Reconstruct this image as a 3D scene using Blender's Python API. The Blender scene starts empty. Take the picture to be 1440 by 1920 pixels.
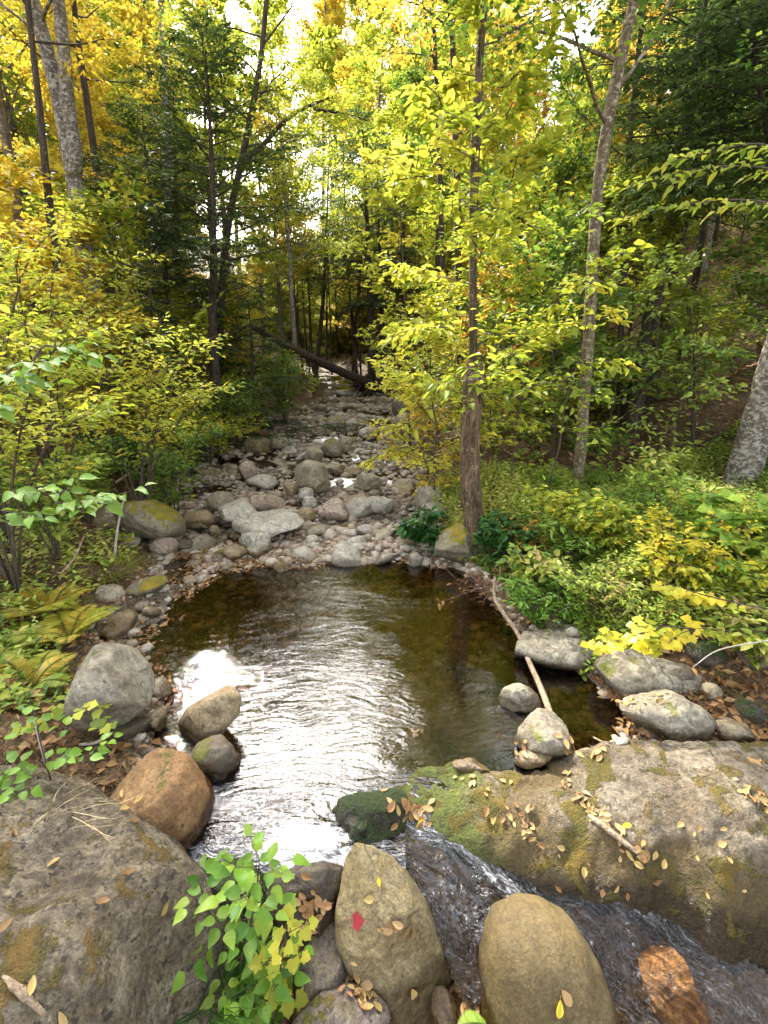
import bpy, math, random
import numpy as np
from mathutils import Vector, Matrix
from mathutils.bvhtree import BVHTree

R = math.radians
sc = bpy.context.scene
col = sc.collection

# ------------------------------------------------------------------ camera model
CAM_H, PITCH, FPX = 2.2, R(17.6), 900.0
CP, SP = math.cos(PITCH), math.sin(PITCH)
CAM = np.array([0.0, 0.0, CAM_H])
FWD = np.array([0.0, CP, -SP]); UPV = np.array([0.0, SP, CP]); RGT = np.array([1.0, 0, 0])

def ray(px, py):
    u = (px - 720) / FPX; v = (py - 960) / FPX
    return RGT * u + FWD - UPV * v
def at_z(px, py, z):
    d = ray(px, py); t = (z - CAM_H) / d[2]
    return CAM + d * t
def at_y(px, py, y):
    d = ray(px, py); return CAM + d * (y / d[1])
def at_t(px, py, t):
    return CAM + ray(px, py) * t
def to_px(p):
    q = np.asarray(p, float) - CAM
    f = q @ FWD
    return 720 + FPX * (q @ RGT) / f, 960 - FPX * (q @ UPV) / f, f

# ------------------------------------------------------------------ noise
def _h(ix, iy, iz, seed):
    n = (ix * 374761393 + iy * 668265263 + iz * 1440662683 + seed * 974711) & 0xffffffff
    n = ((n ^ (n >> 13)) * 1274126177) & 0xffffffff
    return ((n ^ (n >> 16)) & 0xffff) / 32767.5 - 1.0
def vnoise(P, seed=0):
    P = np.asarray(P, float); I = np.floor(P).astype(np.int64); f = P - I
    f = f * f * f * (f * (f * 6 - 15) + 10)
    out = 0
    for dx in (0, 1):
        wx = f[:, 0] if dx else 1 - f[:, 0]
        for dy in (0, 1):
            wy = f[:, 1] if dy else 1 - f[:, 1]
            for dz in (0, 1):
                wz = f[:, 2] if dz else 1 - f[:, 2]
                out = out + wx * wy * wz * _h(I[:, 0] + dx, I[:, 1] + dy, I[:, 2] + dz, seed)
    return out
def fbm(P, oct=4, seed=0, gain=0.5):
    a, s, t = 1.0, 0.0, 0.0
    P = np.asarray(P, float)
    for k in range(oct):
        s = s + a * vnoise(P, seed + k * 17); t += a; a *= gain; P = P * 2.03 + 7.1
    return s / t
def fbm2(x, y, sc_, oct=4, seed=0):
    x = np.asarray(x, float).ravel(); y = np.asarray(y, float).ravel()
    return fbm(np.stack([x * sc_, y * sc_, np.zeros_like(x)], 1), oct, seed)
def sstep(a, b, x):
    t = np.clip((x - a) / (b - a), 0, 1); return t * t * (3 - 2 * t)
def unit(v):
    v = np.asarray(v, float); return v / np.maximum(np.linalg.norm(v, axis=-1, keepdims=True), 1e-9)

# ------------------------------------------------------------------ object helpers
def tag(o, label=None, cat=None, group=None, kind=None):
    if label: o['label'] = label
    if cat: o['category'] = cat
    if group: o['group'] = group
    if kind: o['kind'] = kind
    return o
def empty(name, loc, rz=0.0):
    o = bpy.data.objects.new(name, None); col.objects.link(o)
    o.location = [float(a) for a in loc]; o.rotation_euler = (0, 0, rz); o.empty_display_size = 0.1
    return o

class MB:
    """collects vertices and faces, then links them as ONE mesh object"""
    def __init__(self): self.v = []; self.q = []; self.t = []; self.c = []; self.n = 0; self.qm = []; self.tm = []
    def add(self, V, Q=None, T=None, tint=None, mi=0):
        V = np.asarray(V, float).reshape(-1, 3)
        self.v.append(V)
        if Q is not None and len(Q):
            self.q.append(np.asarray(Q, np.int64) + self.n); self.qm.append(np.full(len(Q), mi))
        if T is not None and len(T):
            self.t.append(np.asarray(T, np.int64) + self.n); self.tm.append(np.full(len(T), mi))
        if tint is None: tint = np.zeros((len(V), 2))
        tint = np.asarray(tint, float)
        if tint.ndim == 1: tint = np.tile(tint, (len(V), 1))
        self.c.append(tint); self.n += len(V)
    def mesh(self, name, o=(0, 0, 0), smooth=True):
        V = np.concatenate(self.v) - np.asarray(o, float)
        me = bpy.data.meshes.new(name)
        Q = np.concatenate(self.q) if self.q else np.zeros((0, 4), np.int64)
        T = np.concatenate(self.t) if self.t else np.zeros((0, 3), np.int64)
        me.vertices.add(len(V)); me.vertices.foreach_set('co', V.astype(np.float32).ravel())
        loops = np.concatenate([Q.ravel(), T.ravel()]).astype(np.int32)
        me.loops.add(len(loops)); me.loops.foreach_set('vertex_index', loops)
        nf = len(Q) + len(T)
        me.polygons.add(nf)
        ls = np.concatenate([np.arange(len(Q)) * 4, len(Q) * 4 + np.arange(len(T)) * 3]).astype(np.int32)
        me.polygons.foreach_set('loop_start', ls)
        mi = np.concatenate(self.qm + self.tm).astype(np.int32)
        me.polygons.foreach_set('material_index', mi)
        me.update(calc_edges=True)
        me.polygons.foreach_set('use_smooth', np.full(nf, smooth))
        C = np.concatenate(self.c)
        if np.any(C):
            a = me.color_attributes.new('tint', 'FLOAT_COLOR', 'POINT')
            cc = np.zeros((len(V), 4), np.float32); cc[:, :C.shape[1]] = C; cc[:, 3] = 1
            a.data.foreach_set('color', cc.ravel())
        me.update()
        return me
    def build(self, name, mats, parent=None, o=(0, 0, 0), smooth=True):
        me = self.mesh(name, o, smooth)
        for m in (mats if isinstance(mats, (list, tuple)) else [mats]): me.materials.append(m)
        ob = bpy.data.objects.new(name, me); col.objects.link(ob)
        if parent is not None: ob.parent = parent
        else: ob.location = [float(a) for a in o]
        return ob

def tube(mb, pts, rad, sides=6, rough=0.0, seed=0, tint=None, cap=True):
    pts = np.asarray(pts, float); n = len(pts)
    rad = np.broadcast_to(np.asarray(rad, float), (n,))
    T = np.gradient(pts, axis=0); T = unit(T)
    ref = np.array([0.31, 0.95, 0.05]) if abs(T[0, 2]) > 0.6 else np.array([0, 0, 1.0])
    Rr = np.zeros((n, 3)); r = ref
    for i in range(n):
        r = r - T[i] * (r @ T[i]); r = r / max(np.linalg.norm(r), 1e-9); Rr[i] = r
    B = np.cross(T, Rr)
    a = np.arange(sides) * 2 * np.pi / sides
    ring = (np.cos(a)[None, :, None] * Rr[:, None, :] + np.sin(a)[None, :, None] * B[:, None, :])
    rr = np.repeat(rad[:, None], sides, 1)
    if rough:
        q = (pts[:, None, :] * np.array([1, 1, .35]) + ring * rad[:, None, None] * 0.9).reshape(-1, 3)
        nz = fbm(q / max(rad.max(), .02) * 0.9, 3, seed).reshape(n, sides)
        rr = rr * (1 + rough * nz)
    V = pts[:, None, :] + ring * rr[:, :, None]
    i = np.arange(n - 1)[:, None] * sides; j = np.arange(sides)[None, :]; k = (j + 1) % sides
    Q = np.stack([i + j, i + k, i + sides + k, i + sides + j], -1).reshape(-1, 4)
    V = V.reshape(-1, 3); Tt = None
    if cap:
        V = np.concatenate([V, pts[:1] - T[:1] * rad[0] * .2, pts[-1:] + T[-1:] * rad[-1] * .5])
        c0, c1 = n * sides, n * sides + 1; jj = np.arange(sides); kk = (jj + 1) % sides
        Tt = np.concatenate([np.stack([kk, jj, np.full(sides, c0)], 1),
                             np.stack([(n - 1) * sides + jj, (n - 1) * sides + kk, np.full(sides, c1)], 1)])
    mb.add(V, Q, Tt, tint)

def smooth_path(pts, n=16):
    """Catmull-Rom through the points"""
    P = np.asarray(pts, float)
    if len(P) < 3:
        return P[0] + (P[-1] - P[0]) * np.linspace(0, 1, n)[:, None]
    P = np.concatenate([[2 * P[0] - P[1]], P, [2 * P[-1] - P[-2]]])
    m = len(P) - 3; out = []
    for s in np.linspace(0, m - 1e-6, n):
        i = int(s); t = s - i
        a, b, c, d = P[i:i + 4]
        out.append(.5 * (2 * b + (c - a) * t + (2 * a - 5 * b + 4 * c - d) * t * t + (3 * b - a - 3 * c + d) * t ** 3))
    return np.array(out)

def leaves(mb, P, D, N, S, W=0.5, kind=1, rng=None, hue=None, fold=0.15):
    """N leaves as pointed blades: kind 1 = one quad, kind 2 = two quads folded on the midrib, kind 3 = lobed"""
    P = np.asarray(P, float); n = len(P)
    if n == 0: return
    D = unit(D); Rt = unit(np.cross(D, N)); N = np.cross(Rt, D)
    S = np.broadcast_to(np.asarray(S, float), (n,))[:, None]; W = np.broadcast_to(np.asarray(W, float), (n,))[:, None]
    if hue is None: hue = rng.random(n)
    c = np.stack([hue, rng.random(n)], 1)
    if kind == 1:
        V = np.stack([P, P + D * S * .45 + Rt * S * W * .5 + N * S * fold * .5, P + D * S,
                      P + D * S * .45 - Rt * S * W * .5 + N * S * fold * .5], 1)
        b = np.arange(n)[:, None] * 4; Q = b + np.array([[0, 1, 2, 3]])
        mb.add(V.reshape(-1, 3), Q, None, np.repeat(c, 4, 0))
    elif kind == 4:
        m = 8; u = np.linspace(0, 1, m); wp = np.sin(np.pi * u ** .72) ** .85 * (1 - .35 * u ** 3); wp[0] = .04; wp[-1] = .0
        dr = rng.random((n, 1, 1)) * .3 + .05; wv = (rng.random((n, 1, 1)) - .5) * .12
        def st(sg): return P[:, None] + (D * S)[:, None] * u[None, :, None] + (Rt * S * W * .5)[:, None] * (sg * wp)[None, :, None] + (N * S)[:, None] * (fold * abs(sg) * wp[None, :, None] - dr * (u ** 2)[None, :, None] + wv * sg * np.sin(u * 9)[None, :, None])
        V = np.concatenate([st(-1), st(0), st(1)], 1); b = np.arange(n)[:, None] * (3 * m); Q = []
        for k in range(m - 1):
            Q += [b + np.array([[k, k + m, k + 1 + m, k + 1]]), b + np.array([[k + m, k + 2 * m, k + 1 + 2 * m, k + 1 + m]])]
        mb.add(V.reshape(-1, 3), np.concatenate(Q), None, np.repeat(c, 3 * m, 0))
    elif kind == 2:
        dr = rng.random((n, 1)) * .25
        def pt(d, w, z): return P + D * S * d + Rt * S * W * w + N * S * (z * fold - dr * d * d)
        V = np.stack([pt(0, 0, 0), pt(.28, .46, .9), pt(.66, .36, .7), pt(1, 0, 0), pt(.66, -.36, .7), pt(.28, -.46, .9), pt(.5, 0, 0)], 1)
        b = np.arange(n)[:, None] * 7
        Q = np.concatenate([b + np.array([[0, 1, 2, 6]]), b + np.array([[0, 6, 4, 5]])])
        T = np.concatenate([b + np.array([[6, 2, 3]]), b + np.array([[6, 3, 4]])])
        mb.add(V.reshape(-1, 3), Q, T, np.repeat(c, 7, 0))
    else:
        lob = [(0, 0), (-.05, .12), (-.10, .30), (-.03, .45), (.10, .43), (.20, .42), (.33, .60), (.42, .61), (.46, .47), (.53, .36), (.66, .34), (.76, .27), (.85, .13), (1, 0)]
        pts = lob + [(d, -w) for d, w in lob[-2:0:-1]]
        dr = rng.random((n, 1)) * .3
        V = np.stack([P + D * S * d + Rt * S * W * 1.6 * w + N * S * (abs(w) * fold * 1.2 - dr * d * d) for d, w in pts] +
                     [P + D * S * .38], 1)
        k = len(pts); b = np.arange(n)[:, None] * (k + 1)
        T = np.concatenate([b + np.array([[i, (i + 1) % k, k]]) for i in range(k)])
        mb.add(V.reshape(-1, 3), None, T, np.repeat(c, k + 1, 0))
SUNE, SUNA, SUNS, SKYS, EXPO = 43, -27, 2.2, .15, 3.2
# ------------------------------------------------------------------ materials
class NT:
    def __init__(self, name):
        self.m = bpy.data.materials.new(name); self.m.use_nodes = True
        self.t = self.m.node_tree; self.t.nodes.clear(); self.out = self.t.nodes.new('ShaderNodeOutputMaterial')
    def n(self, typ, ins=None, **kw):
        nd = self.t.nodes.new(typ)
        for k, v in kw.items(): setattr(nd, k, v)
        for k, v in (ins or {}).items():
            s = nd.inputs[k]
            if hasattr(v, 'default_value') or isinstance(v, bpy.types.NodeSocket): self.t.links.new(v, s)
            else:
                if isinstance(v, tuple) and len(v) == 3 and s.type == 'RGBA': v = v + (1,)
                s.default_value = v
        return nd
    def math(self, op, a, b=None, c=None, clamp=False):
        nd = self.n('ShaderNodeMath', operation=op, use_clamp=clamp)
        for i, v in enumerate((a, b, c)):
            if v is None: continue
            if isinstance(v, bpy.types.NodeSocket): self.t.links.new(v, nd.inputs[i])
            else: nd.inputs[i].default_value = v
        return nd.outputs[0]
    def mix(self, f, a, b, mode='MIX'):
        nd = self.n('ShaderNodeMix', data_type='RGBA', blend_type=mode, clamp_factor=True)
        for i, v in ((0, f), (6, a), (7, b)):
            if isinstance(v, bpy.types.NodeSocket): self.t.links.new(v, nd.inputs[i])
            else: nd.inputs[i].default_value = (v + (1,)) if isinstance(v, tuple) and len(v) == 3 else v
        return nd.outputs[2]
    def noise(self, vec, scale, detail=4, rough=.55, dist=0.0, dim='3D'):
        nd = self.n('ShaderNodeTexNoise', {'Scale': scale, 'Detail': detail, 'Roughness': rough, 'Distortion': dist}, noise_dimensions=dim)
        if vec is not None: self.t.links.new(vec, nd.inputs['Vector'])
        return nd.outputs[0]
    def ramp(self, f, stops, interp='LINEAR'):
        nd = self.n('ShaderNodeValToRGB'); self.t.links.new(f, nd.inputs[0]); r = nd.color_ramp; r.interpolation = interp
        while len(r.elements) < len(stops): r.elements.new(.5)
        for e, (p, c) in zip(r.elements, stops):
            e.position = p; e.color = (c if len(c) == 4 else tuple(c) + (1,)) if isinstance(c, tuple) else (c, c, c, 1)
        return nd.outputs[0]
    def mapr(self, v, a, b, c=0., d=1.):
        nd = self.n('ShaderNodeMapRange', {'Value': v, 'From Min': a, 'From Max': b, 'To Min': c, 'To Max': d}); nd.interpolation_type = 'SMOOTHSTEP'
        return nd.outputs[0]
    def vmap(self, vec, scale):
        nd = self.n('ShaderNodeMapping', {'Vector': vec, 'Scale': scale}); return nd.outputs[0]
    def done(self, sh): self.t.links.new(sh, self.out.inputs[0]); return self.m
    def obj(self, rand=True):
        tc = self.n('ShaderNodeTexCoord').outputs['Object']
        if not rand: return tc
        r = self.n('ShaderNodeObjectInfo').outputs['Random']
        k = self.math('MULTIPLY', r, 37.0)
        c = self.n('ShaderNodeCombineXYZ', {0: k, 1: k, 2: k}).outputs[0]
        a = self.n('ShaderNodeVectorMath', {0: tc, 1: c}, operation='ADD'); return a.outputs[0]

def leaf_mat(name, stops, trans=.45, rough=.5, spots=None):
    t = NT(name)
    at = t.n('ShaderNodeAttribute', attribute_name='tint')
    sx = t.n('ShaderNodeSeparateColor', {0: at.outputs['Color']})
    k = len(stops)
    c = t.ramp(sx.outputs[0], [(i / max(1, k - 1), s) for i, s in enumerate(stops)])
    hv = t.n('ShaderNodeHueSaturation', {'Hue': .5, 'Saturation': 1.0, 'Value': t.mapr(sx.outputs[1], 0, 1, .78, 1.2), 'Fac': 1.0, 'Color': c})
    c = hv.outputs[0]
    if spots:
        nz = t.noise(t.obj(), 55, 4, .7)
        c = t.mix(t.mapr(nz, .56, .70, 0, .7), c, spots); n2 = t.noise(t.obj(), 14, 3); c = t.mix(t.mapr(n2, .35, .65, 0, .5), c, t.mix(1.0, c, (.6, .7, .5), 'MULTIPLY'))
    p = t.n('ShaderNodeBsdfPrincipled', {'Base Color': c, 'Roughness': rough, 'Specular IOR Level': .35})
    tr = t.n('ShaderNodeBsdfTranslucent', {'Color': c})
    mx = t.n('ShaderNodeMixShader', {0: trans, 1: p.outputs[0], 2: tr.outputs[0]})
    return t.done(mx.outputs[0])

def bark_mat(name, c1, c2, pale=None, pale_amt=.5, scale=1.0, moss=0.0):
    t = NT(name); v = t.obj()
    v1 = t.vmap(v, (9 * scale, 9 * scale, 1.6 * scale))
    n1 = t.noise(v1, 3.0, 5, .65, .6)
    c = t.mix(t.mapr(n1, .35, .65), c1, c2)
    n3 = t.noise(v, 60 * scale, 3)
    c = t.mix(t.mapr(n3, .3, .75, 0, .6), c, tuple(a * .45 for a in c1))
    if pale:
        n2 = t.noise(t.vmap(v, (1, 1, 1.5)), 15 * scale, 6, .75, .4)
        c = t.mix(t.mapr(n2, .62 - .2 * pale_amt, .70 - .2 * pale_amt, 0, .85), c, pale)
    if moss:
        g = t.n('ShaderNodeTexCoord').outputs['Object']; z = t.n('ShaderNodeSeparateXYZ', {0: g}).outputs[2]
        n4 = t.noise(v, 5, 4)
        f = t.math('MULTIPLY', t.mapr(z, .1, moss, 1, 0), t.mapr(n4, .42, .56))
        c = t.mix(f, c, (.12, .15, .02))
    b = t.n('ShaderNodeBump', {'Strength': .8, 'Distance': .02, 'Height': t.math('ADD', n1, t.math('MULTIPLY', n3, .35))})
    p = t.n('ShaderNodeBsdfPrincipled', {'Base Color': c, 'Roughness': .85, 'Specular IOR Level': .2, 'Normal': b.outputs[0]})
    return t.done(p.outputs[0])

def rock_mat(name, c1, c2, c3, scale=1.0, moss=0.0, moss_col=(.11, .13, .015), lichen=0.0, lich_col=(.42, .44, .34),
             rough=.75, wet=0.0, wetz=.055, bump=.5, vein=0.0, litter=None, crust=.6, pits=.6, zones=(), mott=.5):
    """weathered stone: mottled base, fine speckle, lichen plates, moss cushions on upward faces, a wet waterline"""
    t = NT(name); v = t.obj()
    geo = t.n('ShaderNodeNewGeometry')
    nz = t.n('ShaderNodeSeparateXYZ', {0: geo.outputs['Normal']}).outputs[2]
    pz = t.n('ShaderNodeSeparateXYZ', {0: geo.outputs['Position']}).outputs[2]
    big = t.noise(v, 2.6 * scale, 5, .6, .5)
    mid = t.noise(v, 11 * scale, 6, .7, .3)
    fine = t.noise(v, 90 * scale, 4, .7)
    c = t.mix(t.mapr(big, .36, .62), c1, c2)
    c = t.mix(t.mapr(mid, .46, .66), c, c3)
    c = t.mix(t.mapr(fine, .35, .7, 0, .65), c, tuple(a * .42 for a in c1))
    cr = t.noise(v, 34 * scale, 7, .78, .2); c9 = t.noise(v, 5.5 * scale, 4, .65, .6)
    c = t.mix(crust, c, t.mix(1.0, c, t.ramp(cr, [(.30, .22), (.46, .8), (.56, 1.1), (.70, 1.75)]), 'MULTIPLY'))
    c = t.mix(t.mapr(c9, .52, .66, 0, .45), c, (c1[0] * .55, c1[1] * .47, c1[2] * .38))
    mo = t.noise(v, 13 * scale, 6, .72, .8)
    c = t.mix(mott, c, t.mix(1.0, c, t.ramp(mo, [(.33, .38), (.47, .85), (.56, 1.15), (.68, 1.6)]), 'MULTIPLY'))
    vc = t.n('ShaderNodeTexNoise', {'Vector': v, 'Scale': 1.6 * scale, 'Detail': 3, 'Roughness': .5, 'Distortion': .4}).outputs[0]
    crk = t.mapr(t.math('ABSOLUTE', t.math('SUBTRACT', vc, .5)), .0, .012, .75, 0)
    c = t.mix(t.math('MULTIPLY', crk, t.mapr(big, .45, .6)), c, tuple(a * .2 for a in c1))
    for ax, a0, a1, colz, amt in zones:
        pos = t.n('ShaderNodeSeparateXYZ', {0: geo.outputs['Position']}).outputs['XYZ'.index(ax)]
        if a0 > a1: pos = t.math('MULTIPLY', pos, -1.0); a0, a1 = -a0, -a1
        zn = t.noise(v, 5.5, 5, .65); zf = t.mapr(t.math('ADD', pos, t.math('MULTIPLY', t.math('SUBTRACT', zn, .5), abs(a1 - a0) * 2.4)), a0, a1, amt, 0)
        z2 = t.noise(v, 70, 3); c = t.mix(zf, c, t.mix(t.mapr(z2, .3, .7), tuple(q * .45 for q in colz), colz))
    pit = t.noise(v, 26 * scale, 3, .6)
    c = t.mix(t.mapr(pit, .58, .66, 0, pits), c, tuple(a * .22 for a in c1))
    hgt = t.math('ADD', t.math('MULTIPLY', mid, 1.0), t.math('ADD', t.math('MULTIPLY', t.math('ADD', fine, t.math('MULTIPLY', cr, 3 * crust)), .25), t.math('MULTIPLY', pit, -.8 * pits)))
    if vein:
        w = t.n('ShaderNodeTexWave', {'Vector': v, 'Scale': 5 * scale, 'Distortion': 9, 'Detail': 4, 'Detail Scale': 1.4}, wave_type='BANDS', bands_direction='DIAGONAL')
        c = t.mix(t.mapr(w.outputs['Fac'], .55, .95, 0, vein), c, tuple(min(1, a * 1.6) for a in c2))
        hgt = t.math('ADD', hgt, t.math('MULTIPLY', w.outputs['Fac'], .5 * vein))
    if lichen:
        ln = t.noise(v, 22 * scale, 5, .7, .2); l2 = t.noise(v, 1.7 * scale, 3)
        vo = t.n('ShaderNodeTexVoronoi', {'Vector': v, 'Scale': 8.0 * scale, 'Detail': 2.0, 'Roughness': .6}, feature='F1').outputs['Distance']
        lf = t.math('MULTIPLY', t.mapr(t.math('ADD', vo, t.math('MULTIPLY', ln, .45)), .38 + .16 * lichen, .44 + .16 * lichen, 1, 0), t.mapr(l2, .42, .52))
        c = t.mix(t.math('MULTIPLY', lf, .85), c, t.mix(t.mapr(fine, .3, .7), lich_col, tuple(a * .62 for a in lich_col)))
        hgt = t.math('ADD', hgt, t.math('MULTIPLY', lf, .2))
    if litter:
        n7 = t.noise(v, 75, 2); n8 = t.noise(v, 3.0, 3)
        lf2 = t.math('MULTIPLY', t.mapr(n7, .52, .60), t.mapr(n8, .38, .6))
        c = t.mix(t.math('MULTIPLY', lf2, .7), c, litter)
    if wet:
        n6 = t.noise(v, 6, 3)
        wv = t.math('MULTIPLY', t.math('SUBTRACT', n6, .5), .14); oz = t.n('ShaderNodeSeparateXYZ', {0: t.n('ShaderNodeTexCoord').outputs['Object']}).outputs[2]
        wf = t.math('MAXIMUM', t.mapr(t.math('ADD', pz, wv), wetz, wetz + .06, wet, 0), t.mapr(t.math('ADD', oz, t.math('MULTIPLY', wv, .6)), .03, .08, wet * .7, 0))
        c = t.mix(wf, c, t.mix(1.0, c, (.34, .28, .2), 'MULTIPLY'))
        rg = t.math('SUBTRACT', rough, t.math('MULTIPLY', wf, rough - .2))
    else: rg = rough
    if moss:
        mn = t.noise(v, 4.2 * scale, 6, .68, .4); m3 = t.noise(v, 120, 3)
        lean = t.mapr(nz, -.1, .75, -.16, .05)
        f = t.mapr(t.math('ADD', mn, lean), .66 - .26 * moss, .73 - .26 * moss)
        mc = t.mix(t.mapr(m3, .3, .7), moss_col, tuple(a * .35 for a in moss_col))
        m4 = t.noise(v, 9, 3); mc = t.mix(t.mapr(m4, .4, .65, 0, .7), mc, (moss_col[0] * 1.35, moss_col[1] * .95, moss_col[2]))
        c = t.mix(t.math('MULTIPLY', f, .93), c, mc)
        hgt = t.math('ADD', hgt, t.math('MULTIPLY', f, t.math('MULTIPLY', m3, 1.0)))
        rg = t.math('ADD', rg, t.math('MULTIPLY', f, .2), clamp=True)
    b = t.n('ShaderNodeBump', {'Strength': bump, 'Distance': .03, 'Height': hgt})
    p = t.n('ShaderNodeBsdfPrincipled', {'Base Color': c, 'Roughness': rg, 'Specular IOR Level': .4, 'Normal': b.outputs[0]})
    return t.done(p.outputs[0])

def plain_mat(name, c1, c2, rough=.8, scale=20):
    t = NT(name); v = t.obj(); n = t.noise(v, scale, 4)
    c = t.mix(t.mapr(n, .35, .65), c1, c2)
    b = t.n('ShaderNodeBump', {'Strength': .5, 'Distance': .006, 'Height': n})
    p = t.n('ShaderNodeBsdfPrincipled', {'Base Color': c, 'Roughness': rough, 'Specular IOR Level': .25, 'Normal': b.outputs[0]})
    return t.done(p.outputs[0])

YG = [(.15, .24, .03), (.29, .36, .035), (.45, .46, .045), (.60, .52, .06)]
YEL = [(.34, .33, .035), (.55, .43, .04), (.64, .48, .05), (.58, .37, .04)]
ORG = [(.46, .40, .04), (.62, .40, .05), (.62, .29, .05), (.52, .42, .06)]
GRN = [(.05, .11, .02), (.09, .17, .025), (.17, .26, .035), (.30, .35, .05)]
HEM = [(.035, .062, .018), (.06, .10, .026), (.10, .145, .036), (.16, .19, .05)]
LM = {
    'yellowgreen': leaf_mat('leaf_yellow_green', YG, .56),
    'yellow': leaf_mat('leaf_yellow', YEL, .5),
    'orange': leaf_mat('leaf_orange', ORG, .5),
    'green': leaf_mat('leaf_green', GRN, .45),
    'hemlock': leaf_mat('hemlock_needles', HEM, .35, .6),
    'spruce': leaf_mat('spruce_needles', [(.012, .035, .016), (.02, .055, .026), (.04, .085, .04)], .15, .6),
    'herb': leaf_mat('herb_leaf', [(.10, .18, .03), (.23, .32, .04), (.36, .43, .06), (.50, .49, .11), (.46, .34, .13)], .4),
    'bright': leaf_mat('bright_leaf', [(.09, .21, .02), (.18, .31, .03), (.32, .42, .05)], .42, .45, (.30, .27, .05)),
    'deep': leaf_mat('deep_green_leaf', [(.018, .07, .012), (.035, .11, .018), (.07, .16, .03)], .3, .35),
    'gold': leaf_mat('gold_leaf', [(.36, .38, .03), (.58, .48, .03), (.68, .52, .04), (.62, .40, .04)], .45, .45),
    'fern': leaf_mat('fern_leaf', [(.14, .25, .02), (.34, .36, .03), (.52, .36, .05), (.30, .38, .03)], .45),
    'grass': leaf_mat('grass_blade', [(.12, .25, .015), (.26, .36, .02), (.42, .40, .06)], .4),
    'straw': leaf_mat('dry_straw', [(.26, .19, .085), (.38, .29, .14), (.48, .39, .21)], .25),
    'dead': leaf_mat('dead_leaf', [(.08, .038, .016), (.18, .088, .032), (.30, .16, .058), (.38, .24, .10), (.24, .11, .042)], .2, .6),
    'tan': leaf_mat('tan_leaf', [(.20, .115, .035), (.33, .21, .065), (.45, .32, .11), (.15, .07, .025)], .25, .55),
    'redleaf': leaf_mat('red_leaf', [(.34, .018, .028), (.44, .03, .035)], .25, .45),
}
BK = {
    'grey': bark_mat('grey_bark', (.085, .065, .045), (.19, .155, .115), (.36, .33, .27), .65),
    'dark': bark_mat('dark_bark', (.038, .027, .018), (.085, .062, .042), (.17, .15, .115), .25),
    'brown': bark_mat('brown_bark', (.075, .052, .03), (.16, .115, .075), (.27, .24, .18), .4),
    'birch': bark_mat('birch_bark', (.10, .072, .042), (.22, .165, .105), (.40, .34, .24), .5),
    'snag': bark_mat('snag_wood', (.055, .034, .018), (.22, .15, .085), (.36, .27, .17), .2, .8, moss=.6),
    'twig': bark_mat('twig_bark', (.06, .045, .03), (.14, .10, .07)),
}
# ------------------------------------------------------------------ terrain
CY = np.array([-6, 0.9, 1.7, 2.3, 2.8, 3.45, 4.5, 5.1, 6.0, 7.8, 10, 12.1, 16, 19.5, 26, 36, 60, 160.])
CX = np.array([1.6, .7, -.2, .1, -.125, -.565, -.68, -.8, -1.2, -1.45, -1.45, -1.2, -.45, -.95, -4.2, -11, -20, -20])
HW = np.array([1.2, .8, .9, 1.4, 1.62, 1.69, 1.58, 1.6, 1.8, 1.9, 2.0, 1.9, 1.35, 1.2, 1.3, 1.3, 1.2, 1.2])
def wl(y):
    y = np.asarray(y, float); s = np.clip(y - 5.3, 0, None) / 1.5
    return 0.1425 * (np.floor(s) + sstep(.55, 1, s - np.floor(s)))
def ground(x, y, detail=True):
    x = np.asarray(x, float).ravel(); y = np.asarray(y, float).ravel()
    c = np.interp(y, CY, CX); hw = np.interp(y, CY, HW); w = wl(y)
    d = np.abs(x - c) - hw
    n1 = fbm2(x, y, .55, 4, 3); n2 = fbm2(x, y, 2.6, 4, 9); n3 = fbm2(x, y, .12, 3, 21)
    inn = sstep(0, -.9, d)
    yp = y + .3 * sstep(-.9, -2.1, x) + .45 * fbm2(x, y, 1.1, 3, 61)
    pool = sstep(1.6, 2.0, y) * sstep(5.25, 4.55, yp)
    bed = w - .035 + .075 * n2 - inn * pool * (.26 + .08 * n1)
    bed = bed + .09 * sstep(-1.5, -.9, x) * sstep(4.75, 5.15, y) * sstep(6.6, 5.9, y) * sstep(1.0, .5, x)
    bed = bed + .07 * pool * sstep(-1.2, -1.9, x)            # shallow shelf at the left of the pool
    dd = np.clip(d, 0, None)
    right = .10 * sstep(0, .12, d) + .33 * sstep(.1, 1.0, dd) + .03 * dd + .42 * np.clip(dd - 4.0, 0, None) + .12 * np.clip(dd - 9, 0, None)
    left = .06 * sstep(0, .2, d) + .34 * sstep(.2, 1.4, dd) + .10 * dd + .34 * np.clip(dd - 2.6, 0, None)
    right = right * (.12 + .88 * sstep(2.35, 3.1, y))
    bank = np.where(x > c, right, left)
    cap = 30.0
    bank = cap * (1 - np.exp(-bank / cap))
    z = bed + bank + sstep(0, 1.0, dd) * .16 * n1 + sstep(.2, 3, dd) * np.where((x > c) & (dd < 4.5), .3, 1.0) * (.25 * n1 + .5 * n3 * sstep(2, 12, dd)) + sstep(0, .4, dd) * .05 * n2
    z = z + .22 * np.clip(y - 32, 0, 50)
    front = sstep(1.9, 1.55, y)
    fz = -.42 - .30 * sstep(1.6, .6, y) + .07 * n2 + .5 * sstep(-1.0, -1.9, x) + .55 * sstep(1.5, 2.6, x)
    z = z * (1 - front) + np.minimum(z, fz) * front
    return z
def gz(x, y): return float(ground([x], [y])[0])
def hit_ground(px, py):
    d = ray(px, py); ts = np.concatenate([np.linspace(.8, 12, 500), np.linspace(12.05, 70, 700)])
    P = CAM + d[None] * ts[:, None]
    below = P[:, 2] < ground(P[:, 0], P[:, 1])
    i = int(np.argmax(below)) if below.any() else len(ts) - 1
    return P[i]

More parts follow.
